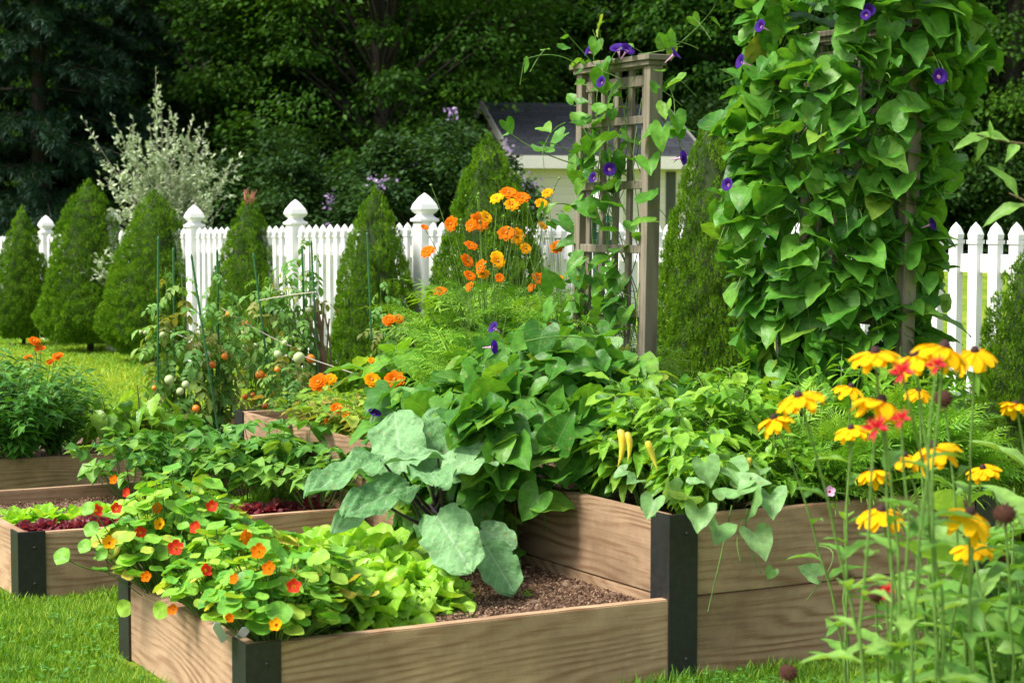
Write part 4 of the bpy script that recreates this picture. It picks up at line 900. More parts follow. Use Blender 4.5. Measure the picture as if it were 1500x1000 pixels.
# ---- kale / collard plant with very large leaves, each leaf aimed at where it is in the photo
KB = W(.98, .9, .17); K = empty('kale_plant', KB, 0, 'large kale plant with blue-green leaves and purple stalks behind the lettuces', 'kale')
def bigleaf(base, tip, width, up, mat, parent, nu=22, ns=16, seed=0, fold=.2, curl=.12, name='leaf', petiole_from=None):
    r = np.random.default_rng(seed); t = leafT([(0, .4), (.08, .78), (.25, .98), (.5, 1.03), (.75, .92), (.9, .68), (.97, .4), (1, .2)], 1, .48, nu, ns, lobe=.08, fold=fold, curl=curl, rip=.05, rf=2.2, ph=seed)
    V = t[0].copy(); s = np.abs(t[3][:, 0] - .5) * 2; u = t[3][:, 1]
    V[:, 2] += .018 * np.sin(u * 26 + s * 11 + seed) * (1 - .3 * s) + .03 * np.sin(u * 19 + seed * 2) * s ** 3; V[:, 0] *= 1 + .06 * np.sin(u * 21 + seed)
    L = np.linalg.norm(tip - base); d = (tip - base) / L; mb = MB()
    mb.inst((V,) + t[1:], np.zeros((1, 3)), frames(d[None], np.asarray(up, float)[None]), np.array([[width, L, L]]), np.array([r.random()]))
    o = mb.build(name, mat, parent); o.location = [float(v) for v in base - np.asarray(parent.location)]
    if petiole_from is not None:
        m2 = MB(); pf = petiole_from - base; tube(m2, bez(pf, pf * .5 + np.array([0, 0, -.03]), (tip - base) * .04 + np.array([0, 0, -.004]), 7), np.linspace(.008, .004, 7), 6); m2.build('stalk', M['purple_stem'], o)
    return o
kl = [((590, 690, 5.6), (575, 598, 5.75), 88, (-.2, -1, .35)), ((648, 700, 5.65), (662, 590, 5.85), 108, (.1, -1, .3)), ((565, 672, 5.55), (448, 712, 5.35), 60, (-.2, -.6, 1)), ((598, 712, 5.5), (505, 748, 5.3), 62, (0, -.8, .8)),
      ((645, 668, 5.5), (560, 668, 5.35), 60, (-.1, -.2, 1)), ((655, 690, 5.55), (735, 652, 5.6), 70, (.3, -.3, 1)), ((628, 690, 5.45), (640, 700, 5.2), 70, (0, -.3, 1)), ((640, 756, 5.3), (688, 832, 5.14), 84, (-.1, -1, .35)),
      ((712, 800, 5.4), (752, 864, 5.27), 60, (0, -1, .4)), ((560, 730, 5.5), (485, 775, 5.4), 42, (0, -.6, .8)), ((705, 775, 5.55), (755, 800, 5.5), 45, (0, -1, .5)), ((610, 640, 5.9), (600, 600, 6.0), 60, (0, -1, .5))]
stems = MB(); top = np.array([.02, 0, .38])
tube(stems, bez((0, 0, -.02), (.05, 0, .12), (0, 0, .3), 8), np.linspace(.022, .014, 8), 8); stems.build('stem', M['purple_stem'], K)
for i, (b_, t_, w, up) in enumerate(kl):
    b0 = P(*b_); w_ = w / FPX * b_[2]
    bigleaf(b0, P(*t_), w_, up, M['kale'], K, seed=i, fold=.12, curl=.1, petiole_from=KB + np.array([rng.normal(0, .015), rng.normal(0, .015), rng.uniform(.12, .3)]))

# ---- nasturtiums
def nasturtium(seed, n, spread, H):
    global rng; rng = np.random.default_rng(seed); root = empty('nasturtium_plant', (0, 0, 0)); st = MB(); lf = MB(); ends = []
    for i in range(n):
        az = rng.uniform(0, 2 * pi); rr = spread * math.sqrt(rng.random()); h = H * (1 - .45 * (rr / spread) ** 2) * rng.uniform(.55, 1.05)
        e = np.array([cos(az) * rr, sin(az) * rr, h]); s = np.array([cos(az), sin(az), 0]) * rr * .12
        c = bez(s, np.array([e[0] * .7, e[1] * .7, h * .8]), e, 6); tube(st, c, .0018, 3, rnd=rng.random())
        n_ = nrm(UP * 1.0 + np.array([cos(az), sin(az), 0]) * rng.uniform(0, .7) + rng.normal(0, .25, 3)); sz = rng.uniform(.03, .072)
        lf.inst(t_round[i % 3], e[None], frames(np.cross(n_, [1, .2, 0])[None], n_[None]), np.array([sz]), np.array([np.clip(rng.beta(2.2, 3.2), 0, .96) if rng.random() < .95 else 1.0])); ends.append((e, n_))
    st.build('stem', M['stem'], root); lf.build('foliage', M['nast'], root); return root, ends
nplants = [(.11, .10, 'nasturtium at the near front corner of the low bed'), (.10, .42, 'nasturtium midway along the left side board'), (.08, .84, 'nasturtium spilling over the far left corner bracket'), (.27, .22, 'nasturtium beside the curly lettuces'), (.26, .58, 'nasturtium in the middle of the low bed'), (.17, .97, 'nasturtium at the back of the low bed, touching the left lettuce bed view')]
NP = [nasturtium(100 + i, (190, 170, 230, 150, 160, 230)[i], (.17, .17, .21, .16, .16, .21)[i], (.29, .30, .38, .27, .28, .38)[i]) for i in range(6)]
nf = [(310, 742, 15, 0), (215, 845, 14, 1), (300, 835, 16, 0), (345, 848, 14, 1), (205, 780, 15, 0), (258, 803, 20, 0), (288, 773, 16, 0), (357, 788, 20, 1), (430, 859, 18, 0), (187, 722, 12, 0), (140, 748, 16, 0), (170, 745, 14, 0), (380, 808, 20, 1), (395, 833, 18, 1), (232, 745, 14, 1), (405, 915, 17, 2), (254, 893, 14, 1), (235, 768, 15, 2), (160, 795, 17, 2), (168, 703, 12, 1), (335, 905, 12, 1)]
NPos = []
for i, (a, b, lb) in enumerate(nplants):
    o = NP[i][0]; o.location = W(a, b, .165).tolist(); tag(o, 'green ' + lb, 'nasturtium', 'nasturtiums filling the left half of the low bed'); NPos.append(W(a, b, .3))
for px, py, w, k in nf:
    cand = []
    for j in range(6):
        for e_, n_ in NP[j][1]:
            w_ = e_ + np.array(NP[j][0].location); yy = w_[1]; q_ = P(px, py, yy); cand.append((np.linalg.norm(q_ - w_), yy, j))
    cand.sort(); near = [c for c in cand[:14] if c[0] < .035] or cand[:1]; yy, j = min((c[1], c[2]) for c in near); d = yy - .03; q = P(px, py, d)
    ms = [[M['red'], M['yorange']], [M['orange'], M['yorange']], [M['yorange'], M['orange']]][k]
    fo = attach('flower', t_nastf, ms, NP[j][0], q - np.array(NP[j][0].location), nrm((rng.normal(0, .4), -1, .5)), w * 1.2 / FPX * d)
# long trailing shoots at the left corner
sh = MB(); lf = MB(); o = NP[2][0]; oL = np.array(o.location)
for (x0, y0), (x1, y1), (x2, y2), s in [((165, 835), (130, 840), (92, 815), 24), ((165, 830), (140, 800), (125, 800), 20), ((160, 840), (150, 790), (135, 775), 22), ((170, 800), (150, 760), (130, 745), 20), ((180, 845), (165, 820), (150, 812), 18)]:
    c = bez(P(x0, y0, 5.35), P(x1, y1, 5.25), P(x2, y2, 5.2), 8); tube(sh, c - oL, .002, 4); lf.inst(t_round[0], (c[-1] - oL)[None], frames(np.array([[1, -.3, .2]]), np.array([[-.3, -1, .7]])), np.array([s * 5.2 / FPX * 1.2]), np.array([.35]))
sh.build('runner', M['stem'], o); lf.build('runner_leaves', M['nast'], o)
for i, (px, py, d) in enumerate([(183, 890, 5.05), (236, 893, 4.93), (470, 905, 4.75), (437, 900, 4.72)]):
    lf = MB(); o = NP[[1, 0, 3, 3][i]][0]; lf.inst(t_round[1], (P(px, py, d) - np.array(o.location))[None], frames(np.array([[.3, -.2, -1]]), np.array([[-.5, -1, .3]])), np.array([.05]), np.array([.55])); lf.build('drooping_leaf', M['nast'], o)
rng = np.random.default_rng(5)

# ---- peppers and mixed leafy plants in the tall bed
PV = [mkplant(9, .42, .17, [t_oval, t_lanceb], .085, 22, M['pepper'], M['stem'], 'pepper_plant', start=.3, pet=.03, dz=(-.7, .5), r=.004) [0] for _ in range(2)]
pk = [(1.50, .22, 1.0, 'pepper plant behind the left end of the front board, with yellow peppers'), (1.72, .38, 1.05, 'pepper plant second from the left, just left of the two foremost yellow coneflowers'), (1.95, .50, 1.0, 'pepper plant behind the two foremost yellow coneflowers'), (1.55, .62, 1.05, 'pepper plant against the vine mound'), (1.78, .78, 1.1, 'pepper plant at the foot of the lattice trellis'), (2.05, .85, 1.05, 'pepper plant between the two trellises'), (1.70, .10, .75, 'low pepper plant close to the front board'), (1.45, .42, .95, 'pepper plant next to the left side board')]
for i, (a, b, s, lb) in enumerate(pk):
    o = PV[i] if i < 2 else copy_tree(PV[i % 2]); o.location = W(a, b, .4).tolist(); o.rotation_euler = (0, 0, i * 1.9); o.scale = (s, s, s); tag(o, 'green leafy ' + lb, 'pepper plant', 'pepper plants in the tall bed')
    if i == 0: p0 = o
pepT = join([lathe([(.001, 0), (.012, -.004), (.014, -.03), (.012, -.06), (.007, -.095), (.001, -.125)], 8)])
pepT[0][:, 0] += 3.2 * (pepT[0][:, 2] + .05) ** 2; pp_par = copy_tree(PV[0]); pp_par.location = W(1.42, .14, .4).tolist(); pp_par.scale = (.8,) * 3; tag(pp_par, 'pepper plant at the very corner of the tall bed, hung with long yellow peppers', 'pepper plant', 'pepper plants in the tall bed')
for px, py, d, an in [(912, 628, 5.05, .1), (921, 632, 5.02, .0), (948, 645, 5.02, -.35), (1096, 670, 5.3, .2)]:
    o = attach('pepper', pepT, [M['banana']], pp_par, (P(px, py, d) - np.array(pp_par.location)) / .8, nrm((an + rng.normal(0, .12), rng.normal(0, .15), 1)), rng.uniform(.8, 1.05))
FV = [mkplant(16, .36, .2, t_feath, .16, 7, M['feather'], M['stem'], 'carrot_plant', start=.3, pet=.01, dz=(-.2, 1.0), r=.002)[0] for _ in range(2)]
for i, (a, b, s) in enumerate([(2.12, .16, .95), (2.30, .20, 1.0), (2.40, .42, 1.05), (2.20, .45, 1.05), (2.0, .26, .9), (2.36, .75, 1.2), (1.88, .14, .75), (2.33, .08, .8)]):
    o = FV[i] if i < 2 else copy_tree(FV[i % 2]); o.location = W(a, b, .4).tolist(); o.rotation_euler = (0, 0, i * 2.1); o.scale = (s,) * 3
    tag(o, ['feathery carrot tops behind the middle of the front board', 'feathery carrot tops behind the yellow coneflowers near the right bracket', 'feathery green tops at the right end of the tall bed', 'feathery green tops at the foot of the vine tower', 'feathery carrot tops beside the pepper plants', 'tall feathery tops at the back right, beside the fence pickets', 'low feathery tops next to the pale trailing vine', 'low feathery tops overhanging the right end of the front board'][i], 'carrot plant', 'feathery carrot tops in the tall bed')
# spiky light-green plants in front of the vine tower
TP, tips = mkplant(6, .62, .16, t_lance, .09, 20, M['pepper'], M['stem'], 'leafy_herb', start=.35, pet=.01, dz=(-.6, .2), r=.003)
for i, (px, d, s, lb) in enumerate([(1235, 5.9, 1.0, 'light green narrow-leaved herb in front of the vine tower'), (1330, 6.05, 1.08, 'light green narrow-leaved herb below the right side of the vine tower'), (1385, 6.3, 1.0, 'narrow-leaved herb in front of the white pickets'), (1165, 6.0, .85, 'narrow-leaved herb at the left foot of the vine tower'), (1040, 6.3, .8, 'narrow-leaved herb in front of the conifer between the trellises')]):
    o = TP if i == 0 else copy_tree(TP); p = P(px, 600, d); o.location = (p[0], d, .4); o.scale = (s,) * 3; o.rotation_euler = (0, 0, i * 1.4); tag(o, lb, 'herb', 'narrow-leaved light green herbs in the tall bed')

# ---- cosmos
CV, tips = mkplant(22, .80, .30, t_feath, .2, 9, M['feather'], M['stem'], 'cosmos_plant', start=.12, pet=.01, dz=(-.1, .9), r=.0035)
cf = [(745, 283, 30, 0), (728, 291, 24, 2), (765, 290, 26, 0), (750, 300, 26, 1), (702, 325, 34, 0), (712, 318, 24, 2), (661, 328, 26, 0), (742, 342, 30, 0), (757, 346, 28, 1), (684, 382, 26, 0), (705, 390, 24, 0), (729, 383, 26, 1), (728, 376, 22, 2), (627, 369, 26, 0), (816, 362, 24, 0), (793, 298, 22, 1), (802, 283, 20, 1), (645, 427, 24, 0), (795, 331, 18, 1), (788, 408, 24, 0), (797, 406, 20, 0), (688, 404, 22, 0), (708, 401, 22, 1), (690, 360, 24, 0), (770, 364, 20, 1), (779, 421, 16, 0), (732, 407, 16, 0), (690, 330, 22, 0), (820, 408, 14, 0), (622, 333, 14, 0), (780, 450, 12, 1), (806, 477, 12, 0), (688, 420, 18, 0)]
cps = [(W(1.95, 2.35, .4), 1.0, 'tall feathery cosmos crowned with most of the orange flowers'), (W(2.1, 2.0, .4), .88, 'feathery cosmos left of the lattice trellis'), (W(1.78, 2.2, .4), .68, 'low feathery cosmos at the left of the flower clump'), (W(1.75, 1.95, .4), .72, 'feathery cosmos behind the vine mound'), (W(2.2, 2.5, .4), .95, 'feathery cosmos in front of the tall conifer'), (W(2.25, 1.75, .4), .6, 'short feathery cosmos at the foot of the lattice trellis')]
cob = []
for i, (p, s, lb) in enumerate(cps):
    o = CV if i == 0 else copy_tree(CV); o.location = p.tolist(); o.scale = (s,) * 3; o.rotation_euler = (0, 0, i * 1.7); tag(o, lb, 'cosmos', 'orange cosmos plants in the tall bed'); cob.append(o)
flst = {i: MB() for i in range(len(cob))}
from mathutils import Matrix, Vector
for px, py, w, k in cf:
    d0 = 6.9; j = int(np.argmin([abs(P(px, py, c.location.y)[0] - c.location.x) + (0 if i in (0, 1, 4) or py > 400 else .3) for i, c in enumerate(cob)])); c = cob[j]
    d = c.location.y + rng.uniform(-.2, .05); q = P(px, py, d); s = cps[j][1]; M4 = (Matrix.Translation(c.location) @ c.rotation_euler.to_matrix().to_4x4() @ Matrix.Diagonal((s, s, s, 1))).inverted()
    ql = M4 @ Vector([float(v) for v in q]); dl = M4.to_3x3() @ Vector((rng.normal(0, .5), -.8, .7 + rng.normal(0, .3))); dl.normalize()
    o = attach('flower', t_cosmos, [[M['orange'], M['center']], [M['yorange'], M['center']], [M['yellow'], M['center']]][k], c, ql, dl, w / FPX * d / s * .84)
    st = flst[j]; e = np.array(ql); tube(st, bez((e[0] * .3, e[1] * .3, min(.45, e[2] * .6)), (e[0] * .6, e[1] * .6, e[2] * .8), e - np.array(dl) * .004, 8), .0018, 3)
for j, st in flst.items():
    for k in range(14):
        a = rng.uniform(0, 6.28); rr = rng.uniform(.05, .3); e = np.array([cos(a) * rr, sin(a) * rr, rng.uniform(.7, 1.1)]); tube(st, bez((e[0] * .3, e[1] * .3, .4), (e[0] * .6, e[1] * .6, e[2] * .8), e, 8), .0014, 3)
        st.inst(sphereT(6, 4), e[None], np.eye(3)[None], np.array([.006]))
    st.build('flower_stalk', M['stem'], cob[j])

# ---- squash-like and marigold plants at the back-left of the tall bed
MV, tips = mkplant(18, .21, .22, [t_oval, t_pinn, t_oval], .07, 9, M['marleaf'], M['stem'], 'marigold_plant', start=.2, pet=.02, dz=(-.5, .4), r=.002)
mp_ = [(1.45, 2.95, 'marigold at the far corner bracket of the tall bed'), (1.75, 2.85, 'marigold behind the far part of the side board'), (1.45, 2.55, 'yellowing marigold halfway along the side board'), (1.80, 2.5, 'marigold in front of the narrow conifer'), (1.42, 2.2, 'marigold left of the top kale leaf'), (1.65, 2.25, 'marigold directly behind the kale'), (1.42, 1.85, 'marigold between the kale and the vine mound'), (1.7, 1.85, 'marigold at the left foot of the vine mound'), (2.1, 2.9, 'marigold at the far right end of the marigold patch')]
mo = []
for i, (a, b, lb) in enumerate(mp_):
    o = MV if i == 0 else copy_tree(MV); o.location = W(a, b, .4).tolist(); o.rotation_euler = (0, 0, i * 1.3); o.scale = (1.05,) * 3; mo.append(o); tag(o, 'low ' + lb, 'marigold', 'orange marigolds in the tall bed')
for px, py, w, k in [(467, 560, 26, 0), (484, 556, 18, 1), (545, 557, 22, 1), (578, 557, 28, 0), (493, 598, 17, 0), (507, 608, 14, 1), (570, 469, 18, 0), (584, 467, 14, 0), (481, 618, 12, 0), (544, 528, 10, 1)]:
    j = int(np.argmin([abs(P(px, py, c.location.y)[0] - c.location.x) + abs(P(px, py, c.location.y)[2] - .6) * .6 for c in mo])); c = mo[j]; d = c.location.y - .26; q = P(px, py, d)
    M4 = (Matrix.Translation(c.location) @ c.rotation_euler.to_matrix().to_4x4() @ Matrix.Diagonal((1.05, 1.05, 1.05, 1))).inverted(); dl = M4.to_3x3() @ Vector((rng.normal(0, .3), -1, .8)); dl.normalize()
    attach('flower', t_mari, [[M['orange'], M['center']], [M['yorange'], M['center']]][k], c, M4 @ Vector([float(v) for v in q]), dl, w / FPX * d * 1.15)
SQ, _ = mkplant(9, .34, .22, [t_heart, t_oval], .15, 5, M['pepper'], M['stem'], 'squash_plant', start=.4, pet=.06, dz=(-.6, .3), r=.005)
for i, (a, b, s, lb) in enumerate([(1.85, 2.1, .9, 'squash plant with broad leaves in front of the narrow conifer'), (1.9, 2.95, 1.1, 'squash plant behind the marigolds'), (2.2, 2.95, 1.0, 'squash plant in front of the tall conifer')]):
    o = SQ if i == 0 else copy_tree(SQ); o.location = W(a, b, .42).tolist(); o.scale = (s,) * 3; o.rotation_euler = (0, 0, i * 2.2); tag(o, lb, 'squash plant', 'broad-leaved squash plants in the tall bed')

# ---- strawberries
ST, _ = mkplant(22, .24, .17, t_trif, .066, 2, M['straw'], M['stem'], 'strawberry_plant', start=.85, pet=.02, dz=(-.3, .4), r=.002, hv=.6, bend=.8)
for i, (a, b, lb) in enumerate([(.62, 2.85, 'strawberry plant at the left end of the patch, by the far board'), (.82, 2.9, 'strawberry plant second from the left by the far board'), (1.02, 2.85, 'strawberry plant at the back of the patch near the tall bed'), (1.1, 2.62, 'strawberry plant against the tall bed board, in the middle of the patch'), (.88, 2.65, 'strawberry plant in the centre of the patch'), (.7, 2.62, 'strawberry plant just behind the green lettuces'), (1.1, 2.38, 'strawberry plant left of the kale leaves'), (.95, 2.42, 'strawberry plant behind the right end of the red lettuces'), (1.12, 2.15, 'strawberry plant closest to the kale, at the front board of the left bed')]):
    o = ST if i == 0 else copy_tree(ST); o.location = W(a, b, .17).tolist(); s = 1.2 + .22 * sin(i * 2.3); o.scale = (s, s, s * 1.12); o.rotation_euler = (0, 0, i * 1.1); tag(o, lb, 'strawberry plant', 'strawberry plants in the left bed')

# ---- tomatoes with stakes
TV2 = [mkplant(8, 1.08, .17, t_tomato, .145, 14, M['tomato_leaf'], M['stem'], 'tomato_plant', start=.12, pet=.012, dz=(-1.2, .2), r=.005, bend=.8, hv=.38)[0] for _ in range(2)]
tpl_ = [(262, 9.3, 1.02, 0, 'tomato plant at the left of the staked row'), (312, 9.45, .92, 1, 'tomato plant with large green tomatoes in the middle of the row'), (385, 9.8, .98, 0, 'tomato plant with green and orange tomatoes in front of the dry-tipped conifer'), (455, 9.9, 1.1, 1, 'tall tomato plant in front of the fence'), (425, 9.3, .7, 0, 'low tomato plant with red tomatoes above the corner bracket'), (560, 10.2, .85, 1, 'withered tomato plant in front of the narrow conifer')]
to = []
for i, (px, d, s, k, lb) in enumerate(tpl_):
    o = TV2[k] if i < 2 else copy_tree(TV2[k]); p = P(px, 600, d); o.location = (p[0], d, .17); o.scale = (s * .9, s * .9, s); o.rotation_euler = (0, 0, i * 1.5); to.append(o); tag(o, lb, 'tomato plant', 'staked tomato plants in the rear bed')
tomT = join([sphereT(12, 8, (1, 1, .86)), *[xf(leafT(LANCE, .7, .12, 2, 2, curl=.25, fold=0), rotz(a), (0, 0, .8), 1, mat=1) for a in np.arange(5) * 1.257]])
for px, py, w, k in [(290, 553, 18, 0), (248, 556, 15, 0), (272, 563, 12, 0), (264, 573, 12, 0), (306, 518, 11, 0), (359, 486, 12, 0), (349, 508, 10, 0), (359, 508, 10, 0), (355, 475, 11, 2), (363, 472, 9, 2), (374, 506, 8, 0), (407, 519, 13, 0), (417, 502, 9, 0), (361, 536, 9, 0), (438, 524, 18, 0), (455, 525, 14, 2), (329, 522, 11, 2), (311, 534, 12, 1), (381, 549, 15, 2), (392, 552, 12, 1), (359, 581, 9, 1), (371, 578, 8, 1), (225, 560, 9, 1), (226, 568, 8, 2), (287, 598, 12, 2), (400, 578, 9, 1), (406, 541, 9, 2), (334, 460, 8, 2), (388, 595, 9, 1), (389, 618, 14, 2), (238, 490, 9, 0), (213, 487, 7, 0), (206, 486, 6, 0), (333, 628, 8, 1), (452, 454, 10, 0)]:
    j = int(np.argmin([abs(P(px, py, c.location.y)[0] - c.location.x) for c in to])); c = to[j]; s = tpl_[j][2]; d = c.location.y - rng.uniform(.08, .2)
    if px in (333, 389): d = 8.7
    M4 = (Matrix.Translation(c.location) @ c.rotation_euler.to_matrix().to_4x4() @ Matrix.Diagonal((s * .9, s * .9, s, 1))).inverted()
    attach('tomato', tomT, [[M['tomgreen'], M['tomred'], M['tomorange']][k], M['stem']], c, M4 @ Vector([float(v) for v in P(px, py, d)]), (rng.normal(0, .2), rng.normal(0, .2), 1), w / FPX * d * .55 / s)
SK = MB(); tube(SK, [(0, 0, 0), (0, 0, .97)], [.0055, .0055], 8); put(SK, xf(lathe([(.0055, .97), (.007, .975), (.006, .99), (.001, 1)], 8)))
for z in np.arange(.05, .95, .03): put(SK, xf(lathe([(.0056, z), (.0066, z + .004), (.0056, z + .008)], 8)))
sk0 = SK.build('plant_stake', M['stake']); first = True
for i, ((x0, y0), (x1, y1), d, lb) in enumerate([((232, 345), (231, 585), 9.2, 'leftmost green stake in the tomato row'), ((254, 362), (256, 590), 9.4, 'green stake second from the left, behind the first tomato plant'), ((280, 372), (318, 620), 9.15, 'green stake leaning to the left in the middle of the tomato row'), ((318, 365), (322, 620), 9.4, 'upright green stake right of the leaning one'), ((371, 370), (400, 600), 9.6, 'green stake leaning left in front of the dry-tipped conifer'), ((442, 360), (449, 560), 9.9, 'green stake left of the bundle of dry stems'), ((456, 352), (466, 560), 9.8, 'green stake right beside the bundle of dry stems'), ((268, 505), (271, 606), 9.3, 'short green stake under the large green tomatoes'), ((538, 340), (543, 470), 10.0, 'tall thin green stake in front of the narrow conifer')]):
    a = P(x1, y1, d); b = P(x0, y0, d); v = b - a; L = np.linalg.norm(v); o = sk0 if i == 0 else sk0.copy()
    if i: C.objects.link(o)
    o.location = [float(q) for q in (a - v / L * .1)]; o.rotation_mode = 'QUATERNION'; o.rotation_quaternion = Vector([float(q) for q in v]).to_track_quat('Z', 'Y'); o.scale = (1, 1, float(L + .1)); tag(o, lb, 'stake', 'green plant stakes among the tomatoes')
tw = MB()
for (x0, y0), (x1, y1), (x2, y2) in [((318, 447), (400, 500), (440, 512)), ((380, 440), (420, 432), (460, 428)), ((440, 520), (480, 535), (560, 560)), ((232, 478), (290, 500), (330, 530))]: tube(tw, bez(P(x0, y0, 9.5), P(x1, y1, 9.5), P(x2, y2, 9.5), 12), .003, 4)
tag(tw.build('support_twine', M['twine']), 'pale twine strung between the tomato stakes', 'twine')
ds = MB()
for k in range(16): x = 472 + rng.normal(0, 4); tube(ds, bez(P(x, 560, 9.85), P(x + rng.normal(0, 8), 500, 9.85), P(x + rng.normal(0, 9) - 6, rng.uniform(430, 470), 9.85), 8), .005, 4)
tag(ds.build('dry_stems', M['brown_stem']), 'bundle of dry brown stems standing at the right of the tomatoes', 'dried plant')

# ---- bushy herb at the left, orange flowers, eggplants
HV, _ = mkplant(52, .60, .38, t_lance, .075, 26, M['herb'], M['stem'], 'bushy_herb', start=.15, pet=.008, dz=(-.4, .7), r=.003, hv=.45)
for i, (px, d, s, lb) in enumerate([(20, 8.35, .97, 'dense dark green bushy herb spilling over the rear bed at the left edge'), (-60, 8.5, 1.15, 'bushy herb cut by the left edge of the photo'), (75, 8.75, .8, 'bushy herb at the right side of the dark herb clump')]):
    o = HV if i == 0 else copy_tree(HV); p = P(px, 600, d); o.location = (p[0], d, .18); o.scale = (s,) * 3; o.rotation_euler = (0, 0, i * 2); tag(o, lb, 'herb bush', 'bushy herbs at the left of the rear bed')
HC = empty('orange_flower_plant', P(60, 600, 9.0).tolist(), 0, 'thin-stemmed plant with five small orange flowers above the bushy herb at the left', 'flower'); hl = np.array(HC.location); HC.location.z = .2; hl[2] = .2; st = MB()
for px, py, w in [(50, 500, 17), (59, 511, 15), (41, 524, 13), (85, 522, 16), (74, 530, 12)]:
    q = P(px, py, 8.9) - hl; tube(st, bez((0, 0, 0), (q[0] * .3, 0, .3), q, 8), .0022, 4); attach('flower', t_mari, [M['orange'], M['center']], HC, q, nrm((rng.normal(0, .3), -.6, 1)), w * 1.2 / FPX * 8.9)
for (x1, y1), (x2, y2) in [((52, 470), (63, 476)), ((80, 520), (84, 496))]: q = P(x2, y2, 8.9) - hl; tube(st, bez((0, 0, 0), P(x1, y1, 8.9) - hl, q, 8), .0015, 4)
st.build('stem', M['stem'], HC)
EV, _ = mkplant(6, .36, .17, [t_lanceb, t_oval], .17, 6, M['pepper'], M['brown_stem'], 'eggplant_plant', start=.4, pet=.04, dz=(-1.0, .3), r=.005)
for i, (px, d, s, lb) in enumerate([(160, 8.9, .8, 'small leafy eggplant plant right of the dark herb clump'), (208, 9.0, .95, 'light green broad-leaved eggplant plant left of the tomatoes'), (130, 9.1, .7, 'small eggplant plant half hidden behind the herb clump')]):
    o = EV if i == 0 else copy_tree(EV); p = P(px, 600, d); o.location = (p[0], d, .18); o.scale = (s,) * 3; o.rotation_euler = (0, 0, i * 2); tag(o, lb, 'eggplant plant', 'eggplant plants in the rear bed')

# ---- coneflowers in the foreground
sk_ = [sphereT(10, 7, (.4, .4, .34))]
for i in range(150):
    z_ = 1 - 2 * (i + .5) / 150; a_ = i * 2.4; d_ = np.array([cos(a_) * math.sqrt(1 - z_ * z_), sin(a_) * math.sqrt(1 - z_ * z_), z_ * .85])
    sk_.append(xf(lathe([(.04, 0), (.001, .13 + .06 * sin(i * 7))], 4), frames(d_[None], np.array([[.3, .2, 1.0]]))[0] @ rotx(-pi / 2), d_ * .38))
t_spiky = join(sk_)
coneT = lathe([(.001, .15), (.05, .14), (.09, .1), (.11, .03), (.1, -.03), (.02, -.05)], 10)
rud = [(1282, 517, 72, 3.0), (1340, 521, 68, 3.2), (1383, 509, 82, 2.9), (1428, 515, 62, 3.3), (1170, 581, 70, 3.1), (1134, 613, 52, 3.9), (1246, 567, 48, 4.1), (1291, 588, 78, 3.0), (1247, 628, 50, 3.5), (1367, 655, 72, 3.3), (1325, 668, 50, 3.8), (1278, 690, 52, 3.9), (1440, 686, 48, 4.1), (1488, 592, 44, 3.8), (1291, 748, 70, 3.4), (1421, 752, 76, 3.0), (1424, 800, 60, 3.4), (1369, 801, 42, 4.2), (1345, 572, 40, 4.0)]
where = ['leftmost of the top cluster of yellow heads', 'second from the left in the top cluster, above red petals', 'tallest and widest bloom of the top cluster', 'rightmost bloom of the top cluster, before the conifer', 'large bloom standing left of the rest', 'smallest leftmost bloom of all, before the peppers', 'small bloom below the left end of the top cluster', 'broad bloom above the lower red bee balm', 'half-hidden bloom left of the lower red bee balm', 'broad bloom in the middle of the lower group', 'small bloom left of the broad lower-middle one', 'small bloom just above the front board', 'small bloom right of the lower-middle group', 'bloom cut by the right edge of the photo', 'ragged bloom in front of the tall bed board', 'large pointed bloom in front of the board at right', 'lowest bloom with few raised petals', 'small open bloom with a dark centre before the board seam', 'small bloom tucked under the top cluster']
def stalk_plant(name, px, py, d, base_dx, label, cat, group, nl, ls=.11):
    q = P(px, py, d); gx = q[0] + base_dx; root = empty(name, (gx, d + .05, 0), 0, label, cat, group); o0 = np.array([gx, d + .05, 0]); st = MB(); lf = MB()
    e = q - o0; c = bez((0, 0, 0), (e[0] * .15 + rng.normal(0, .06), rng.normal(0, .04), e[2] * .55), e, 12); c[3:-2] += rng.normal(0, .004, (len(c) - 5, 3)); tube(st, c, np.linspace(.0035, .0022, 12), 6, rnd=.4); A = []; ga = rng.uniform(0, 6)
    for j in range(nl):
        t = .12 + .74 * (j + rng.random() * .5) / nl; k = t * 11; i0 = int(k); p = c[i0] + (c[i0 + 1] - c[i0]) * (k - i0); ga += 2.3
        A.append((p, nrm((cos(ga), sin(ga), rng.uniform(.1, 1.0))), nrm(np.array([-cos(ga) * .5, -sin(ga) * .5, 1])), ls * (1.25 - .7 * t) * rng.uniform(.75, 1.3)))
    if A: lf.inst(t_lanceb, np.array([a[0] for a in A]), frames(np.array([a[1] for a in A]), np.array([a[2] for a in A])), np.array([a[3] for a in A]))
    st.build('stem', M['stem'], root); lf.build('foliage', M['rudleaf'], root); return root, e, nrm(c[-1] - c[-2])
rudv = [join([daisyT(12 - v, .5, .15, .34 + .06 * v, 1, -.05, cr=.12), daisyT(8 - v, .46, .125, .5 + .1 * v, 1, -.12, cr=.12)]) for v in range(4)]
for i, (px, py, w, d) in enumerate(rud):
    root, e, dr = stalk_plant('coneflower', px, py, d, rng.uniform(.0, .12) + (.12 if px < 1200 else 0), 'yellow coneflower, ' + where[i], 'coneflower', 'yellow coneflowers in the right foreground', 9, .1)
    s = w / FPX * d * .97; tl = nrm(np.array([rng.normal(0, .2), rng.normal(-.12, .16), 1]))
    h = attach('petals', rudv[i % 4], [M['yellow']], root, e, tl, s, rnd=rng.random()); mb = MB(); put(mb, coneT); mb.build('cone', M['cone'], h)
